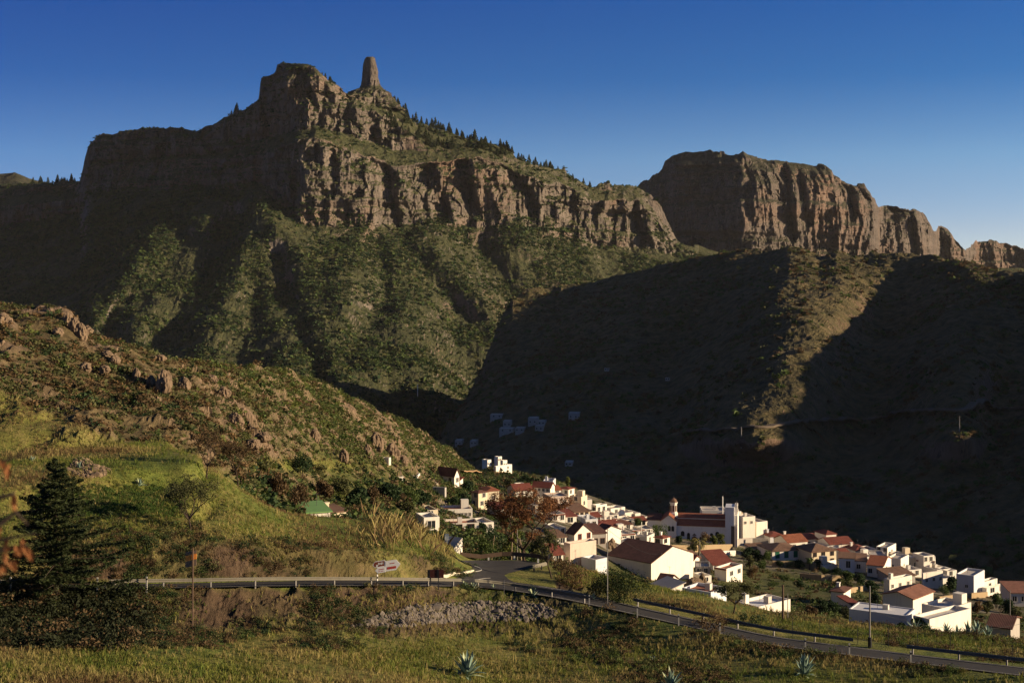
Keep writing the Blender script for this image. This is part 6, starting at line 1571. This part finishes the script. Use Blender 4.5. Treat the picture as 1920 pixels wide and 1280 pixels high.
def pine(px, tpos, h, label, group):
    i = int(np.argmin(abs(massif.xs - px))); Y = np.interp(tpos, massif.t, massif.Y[i]); z = np.interp(tpos, massif.t, massif.Z[i])
    o = link('pine_tree', rp.choice(PM), None, (massif.u[i, 0] * Y, Y, z)); s_ = h * rp.choice((rp.uniform(.4, .8), rp.uniform(.7, 1.1), rp.uniform(.9, 1.45))); o.scale = (s_ * rp.uniform(.8, 1.2), s_, s_); o.rotation_euler = (0, 0, rp.uniform(0, 6))
    tag(o, label, 'pine', group)
for k in range(46): pine(738 + 224 * rp.random() ** rp.choice((.7, 1.0, 1.6)), 6.0, 15, "small dark pine standing on the skyline of the long slope right of the rock needle", 'pines on the skyline right of the needle')
for k in range(84): pine(rp.uniform(715, 950), rp.uniform(4.6, 5.9), 14, "dark pine in the wood on the long slope below the rock needle", 'pines on the slope below the needle')
for k in range(22): pine(rp.uniform(60, 154), 6.0, 13, "dark pine in the row on the low ridge at the far left", 'pines on the far left ridge')
for k in range(24): pine(rp.uniform(968, 1120), rp.uniform(5.6, 6.0), 13, "dark pine on the notched ridge between the two mountains", 'pines on the notched ridge')
for k in range(9): pine(rp.uniform(596, 625), 6.0, 10, "tiny pine on the right shoulder of the main summit", 'pines on the summit shoulder')
for k in range(5): pine(rp.uniform(434, 450), 6.0, 12, "tiny pine on the left ridge below the main summit", 'pines on the left ridge')

# ------------------------------------------------------------------ ground cover nobody could count
def cells(sh, weight):
    V = sh.V(); a = V[1:, :-1] - V[:-1, :-1]; b = V[:-1, 1:] - V[:-1, :-1]
    n = np.cross(a, b); A = np.linalg.norm(n, axis=-1); nz = np.abs(n[..., 2]) / (A + 1e-9)
    w = A * weight[:-1, :-1] * (nz > .35)
    return V, w
def scatter(name, sh, weight, N, templates, smin, smax, mats, seed, squash=(.7, 1.1), sink=.1, avoid=True, pick=None):
    rng = np.random.default_rng(seed); V, w = cells(sh, weight); c = np.cumsum(w.ravel()); k = np.searchsorted(c, rng.random(N) * c[-1])
    i, j = np.unravel_index(np.minimum(k, w.size - 1), w.shape); r1, r2 = rng.random((2, N, 1))
    P = V[i, j] * (1 - r1) * (1 - r2) + V[i + 1, j] * r1 * (1 - r2) + V[i, j + 1] * (1 - r1) * r2 + V[i + 1, j + 1] * r1 * r2
    if avoid:
        ok = np.ones(N, bool)
        for ctr, a_, b_, yw in HOUSES:
            dx, dy = P[:, 0] - ctr.x, P[:, 1] - ctr.y; lx = dx * math.cos(yw) + dy * math.sin(yw); ly = -dx * math.sin(yw) + dy * math.cos(yw)
            ok &= ~((abs(lx) < a_ / 2 + .6) & (abs(ly) < b_ / 2 + .6))
        P = P[ok]
    N = len(P); s = rng.uniform(smin, smax, N) * rng.lognormal(0, .2, N); az = rng.uniform(0, 6.28, N); sq = rng.uniform(*squash, N)
    VV, FF, MI, off = [], [], [], 0; tsel = rng.integers(0, len(templates), N)
    for q, (tv, tf) in enumerate(templates):
        m = tsel == q; n = m.sum()
        if not n: continue
        cs, sn = np.cos(az[m])[:, None], np.sin(az[m])[:, None]
        x = (tv[None, :, 0] * cs - tv[None, :, 1] * sn) * s[m][:, None]; y = (tv[None, :, 0] * sn + tv[None, :, 1] * cs) * s[m][:, None]; z = (tv[None, :, 2] * sq[m][:, None] - sink) * s[m][:, None]
        pv = np.stack([x, y, z], -1) + P[m][:, None, :]
        VV.append(pv.reshape(-1, 3)); FF.append((tf[None] + (np.arange(n) * len(tv))[:, None, None] + off).reshape(-1, tf.shape[1])); off += n * len(tv)
        if pick is None: mi_ = rng.choice(len(mats), n, p=MATP.get(name))
        else: mi_ = np.searchsorted(np.cumsum(MATP[name])[:-1], np.clip(pick(P[m]) + rng.normal(0, .16, n), 0, .999))
        MI.append(np.repeat(mi_, len(tf)))
    o = link(name, raw_mesh(name, np.concatenate(VV), np.concatenate(FF), mats, False, None, np.concatenate(MI)))
    lb = STUFF[name]; return tag(o, lb[0], lb[1], kind='stuff')
STUFF = {'mountain_scrub': ("dark green scrub speckling the slopes under the cliffs", 'scrub'), 'valley_scrub': ("sparse scrub on the shaded valley side at right", 'scrub'), 'hillside_scrub': ("green and olive scrub covering the near hill above the village", 'scrub'),
 'brown_scrub': ("brownish dry scrub on the rocky left hill", 'scrub'), 'slope_scrub': ("dense bushes on the slope between mound and village", 'scrub'), 'village_weeds': ("low weeds and bushes between the village houses", 'weeds'), 'bank_brush': ("rough brush on the earth banks along the road", 'brush'),
 'dark_thicket': ("bramble thicket with shade in its leaf colour on the bank below the conifer", 'brambles'), 'field_brush': ("low brush scattered in the lower right field", 'brush'), 'meadow_grass': ("golden and green grass of the meadow and terraces", 'grass'), 'dry_reeds': ("tall dry stalks on top of the grassy mound", 'reeds'), 'vine_rows': ("dark green vine leaves on the terrace behind the conifer", 'vines')}
MATP = {}
def clump(n, leaf, seed, flat=.1):
    rng = np.random.default_rng(seed); q = ball(n, rng, .35); q[:, 2] = np.abs(q[:, 2]) * .9
    lump = 1 + .3 * np.sin(q[:, 0] * 5 + seed) * np.cos(q[:, 1] * 4)
    return leaf_quads(q * lump[:, None] * .9, leaf, rng, flat)
CL_far = [clump(16, .85, i) for i in range(6)]
CL_mid = [clump(46, .42, 20 + i) for i in range(8)]
CL_near = [clump(190, .17, 40 + i) for i in range(8)]
def tuft(n, seed, lean=.5, w=.045):
    rng = np.random.default_rng(seed); V, Fc = [], []
    for i in range(n):
        a = rng.uniform(0, 6.28); b = rng.uniform(0, .35); h = rng.uniform(.55, 1.1); l = rng.uniform(.1, lean)
        x, y = b * math.cos(a), b * math.sin(a); c, s_ = math.cos(a + 1.3), math.sin(a + 1.3); t = rng.uniform(0, 6.28)
        V += [(x - w * c, y - w * s_, 0), (x + w * c, y + w * s_, 0), (x + math.cos(t) * l * .4 + w * .6 * c, y + math.sin(t) * l * .4 + w * .6 * s_, h * .6), (x + math.cos(t) * l, y + math.sin(t) * l, h)]
        Fc.append((4 * i, 4 * i + 1, 4 * i + 2, 4 * i + 3))
    return np.array(V), np.array(Fc)
TF_ = [tuft(7, i) for i in range(8)]
GR = {'straw': foliage("straw grass", (.17, .14, .048), (.33, .265, .10), .2), 'grass': foliage("meadow grass", (.09, .10, .02), (.20, .20, .045), .2), 'fresh': foliage("fresh grass", (.05, .08, .015), (.13, .165, .03), .2), 'rusty': foliage("rusty weeds", (.09, .055, .025), (.18, .12, .055), .2)}
# scrub on the mountains
t_, p_x, r_w = massif.t[None, :] + 0 * massif.px, massif.px, massif.row
mx_, mz_ = massif.u * massif.Y, massif.Z
dens = np.clip(fbm(mx_ / 60, mz_ / 60, massif.Y / 60, 4, 301) + .35, .03, 1)
w = dens * (1.0 * (t_ < 2.2) + .25 * (t_ >= 2.2)) * (p_x > -60) * (p_x < 1320) * (t_ < 6.1)
MATP['mountain_scrub'] = [.5, .35, .15]
scatter('mountain_scrub', massif, w, 34000, CL_far, 2.0, 5.5, [LEAF['dark'], LEAF['green'], LEAF['olive']], 1, avoid=False)
dens = np.clip(fbm(sX / 50, shade.Z / 50, shade.Y / 50, 4, 302) + .3, .05, 1)
MATP['valley_scrub'] = [.35, .3, .35]
scatter('valley_scrub', shade, dens * (shade.px < 2000), 17000, CL_far, 1.4, 3.6, [LEAF['green'], LEAF['olive'], LEAF['brush']], 2)
# rocky hill and the scrub between terraces and village
cover = np.clip(fbm(gX / 12, gY / 12, 0, 4, 303) + .45, .22, 1) * (1 - np.clip(terr, 0, 1))
hillw = cover * (rocky > .3) * (gP > -60)
brn = smooth01((560 - gP + 0.6 * (ground.row - 700)) / 260); hillw = hillw * (1 - .8 * rockm)
MATP['hillside_scrub'] = [.34, .32, .10, .24]
scatter('hillside_scrub', ground, hillw * (1 - .85 * brn), 13000, CL_mid, .35, 1.1, [LEAF['green'], LEAF['olive'], LEAF['brush'], LEAF['light']], 3)
MATP['brown_scrub'] = [.30, .15, .12, .43]
scatter('brown_scrub', ground, hillw * brn, 8500, CL_mid, .3, 1.0, [LEAF['brush'], LEAF['dry'], LEAF['dark'], LEAF['olive']], 33)
side = cover * (tt > 8.2) * (tt < 12) * (gP > 380) * (gP < 1000) * smooth01((ground.row - 870) / 40)
MATP['slope_scrub'] = [.3, .3, .2, .2]
scatter('slope_scrub', ground, side, 2600, CL_mid, .6, 1.8, [LEAF['dark'], LEAF['green'], LEAF['brush'], LEAF['olive']], 4)
vill = cover * (1 - .6 * town) * (tt > 8.3) * (tt < 12.3) * (gP > 880) * (gP < 2250)
MATP['village_weeds'] = [.4, .3, .3]
scatter('village_weeds', ground, vill, 7000, CL_mid, .4, 1.3, [LEAF['green'], LEAF['olive'], LEAF['brush']], 5)
# banks along the road
low_bank = ((tt > 2.7) & (tt < 4.0)) * smooth01((1250 - gP) / 150) * (1 - np.exp(-((gP - 850) / 170) ** 4) * (tt < 3.75))
up_bank = ((tt > 5.05) & (tt < 6.2)) * smooth01((900 - gP) / 40)
bw = np.clip(fbm(gX / 5, gY / 5, 0, 3, 304) + .22, 0, 1) * (low_bank + .8 * up_bank) * (gP > -80)
MATP['bank_brush'] = [.3, .3, .25, .15]
scatter('bank_brush', ground, bw, 2300, CL_near, .22, .75, [LEAF['dark'], LEAF['brush'], LEAF['olive'], LEAF['green']], 6)
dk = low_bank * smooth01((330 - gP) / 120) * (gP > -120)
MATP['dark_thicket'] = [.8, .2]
scatter('dark_thicket', ground, dk, 700, CL_near, .6, 1.5, [LEAF['shade_dark_brush'], LEAF['brush']], 7)
rb = np.clip(fbm(gX / 7, gY / 7, 0, 3, 305) + .05, 0, 1) * (tt > 2.2) * (tt < 3.9) * smooth01((gP - 1000) / 150) * (gP < 2250)
rb = rb + .7 * np.clip(fbm(gX / 6, gY / 6, 0, 3, 306) - .05, 0, 1) * (tt > 5.2) * (tt < 7) * (gP > 1250) * (gP < 2250)
MATP['field_brush'] = [.25, .35, .4]
scatter('field_brush', ground, rb, 1700, CL_near, .25, .8, [LEAF['green'], LEAF['olive'], LEAF['brush']], 8)
# grass
gm = ((tt > 1.7) & (tt < 3.85) & ~road_mask.astype(bool)) * (1 - .75 * low_bank) + ((tt > 5.4) & (tt < 7.3)) * (1 - hair) * (1.0) + ((tt >= 7.3) & (tt < 9.0)) * (gP < 420) + np.clip(terr, 0, 1) * (tt > 8) * (tt < 10.8) * 1.3
pat = fbm(gX / 6, gY / 6, 0, 3, 307); near = np.clip((150 / np.maximum(gY, 60)) ** 2, 0, 3)
gm = gm * (gP > -80) * (gP < 2250) * near * np.clip(pat + .75, .15, 1.3)
MATP['meadow_grass'] = [.18, .44, .30, .08]
scatter('meadow_grass', ground, gm, 95000, TF_, .15, .42, [GR['rusty'], GR['straw'], GR['grass'], GR['fresh']], 9, (.7, 1.3), .03, pick=lambda q: .5 + 1.1 * fbm(q[:, 0] / 9, q[:, 1] / 9, 0, 4, 311))
# tall dry reeds on top of the mound
rd = ((tt > 6.1) & (tt < 7.02)) * np.exp(-((gP - 745) / 60) ** 2)
MATP['dry_reeds'] = [.7, .3]
scatter('dry_reeds', ground, rd, 170, [tuft(4, 60 + i, .8, .013) for i in range(5)], .8, 1.9, [GR['straw'], GR['rusty']], 10, (.8, 1.3), .02)
# vine rows on the terrace behind the conifer
vn = ((tt > 6.05) & (tt < 6.9)) * (gP > 60) * (gP < 345) * np.exp(-((ground.row - 945) / 24) ** 4)
MATP['vine_rows'] = [.8, .2]
scatter('vine_rows', ground, vn, 2200, CL_near, .25, .5, [LEAF['vine'], LEAF['olive']], 11)

# blurred branch with dead leaves reaching in from the left
def near_branch():
    Y = 5.0; base = Vector((uu(-330) * Y, Y + .3, -6.2))
    root = thing('almond_branch', base, "out of focus twigs with dead orange leaves hanging in at the left edge", 'branch')
    m = MB(); rel = lambda px, row, y=Y: P3(px, row, y) - base
    m.tube([(0, 0, -.9), (.05, 0, 3.0), rel(-320, 900), rel(-280, 760)], [.12, .10, .06, .03], 7)
    fork = rel(-320, 930)
    tw = [[fork, rel(-120, 900), rel(0, 866), rel(44, 853)], [fork, rel(-100, 1010), rel(0, 1012), rel(66, 1000)], [rel(-60, 1012), rel(-10, 990), rel(30, 960), rel(52, 983)], [rel(-100, 1010), rel(-40, 1040), rel(20, 1028), rel(60, 1020)], [rel(-60, 880), rel(-10, 935), rel(26, 925)]]
    for t in tw: m.tube(t, [.028, .014, .007, .004][:len(t)], 5)
    m.build('twigs', MT['bark'], root)
    lv = MB(); R = random.Random(4)
    for px, row, n in ((4, 874, 3), (10, 884, 2), (16, 878, 2), (26, 940, 3), (30, 952, 2), (16, 1028, 3), (34, 1036, 4), (52, 1040, 4), (24, 1060, 3), (2, 1072, 3), (44, 1022, 3), (10, 1044, 2), (-8, 1000, 3)):
        for k in range(n):
            c = rel(px + R.uniform(-5, 5), row + R.uniform(-6, 6), Y + R.uniform(-.1, .1)); a = R.uniform(0, 6.28); L = R.uniform(.016, .026); w = L * .42
            d = Vector((math.cos(a) * .5, R.uniform(-.4, .4), -.9)).normalized(); s_ = Vector((R.uniform(.4, 1), R.uniform(-1, 1), .3)).normalized(); nrm = d.cross(s_)
            lv.add([c - d * L, c - d * L * .3 + s_ * w + nrm * .008, c + d * L * .5 + s_ * w * .7 + nrm * .006, c + d * L, c + d * L * .5 - s_ * w * .7 + nrm * .006, c - d * L * .3 - s_ * w + nrm * .008, c - d * L * .3 - nrm * .003, c + d * L * .5 - nrm * .003],
                   [(0, 1, 6), (1, 2, 7, 6), (2, 3, 7), (3, 4, 7), (4, 5, 6, 7), (5, 0, 6)])
    tag(lv.build('leaves', LEAF['brownleaf'], root), kind='stuff')
near_branch()

# ------------------------------------------------------------------ air
def haze():
    t = NT("valley haze"); t.n.remove(t.b); pv = t.new('ShaderNodeVolumePrincipled')
    pv.inputs['Color'].default_value = (.96, .93, .90, 1); pv.inputs['Density'].default_value = HAZE; pv.inputs['Anisotropy'].default_value = 0.0
    t.l.new(pv.outputs[0], t.n['Material Output'].inputs['Volume'])
    o = MB().box(-9100, 9100, -1600, 9100, -261, 620).build('haze', t.m); tag(o, "thin warm haze filling the valley air", 'haze', kind='stuff')
HAZE = 0.000008
haze()
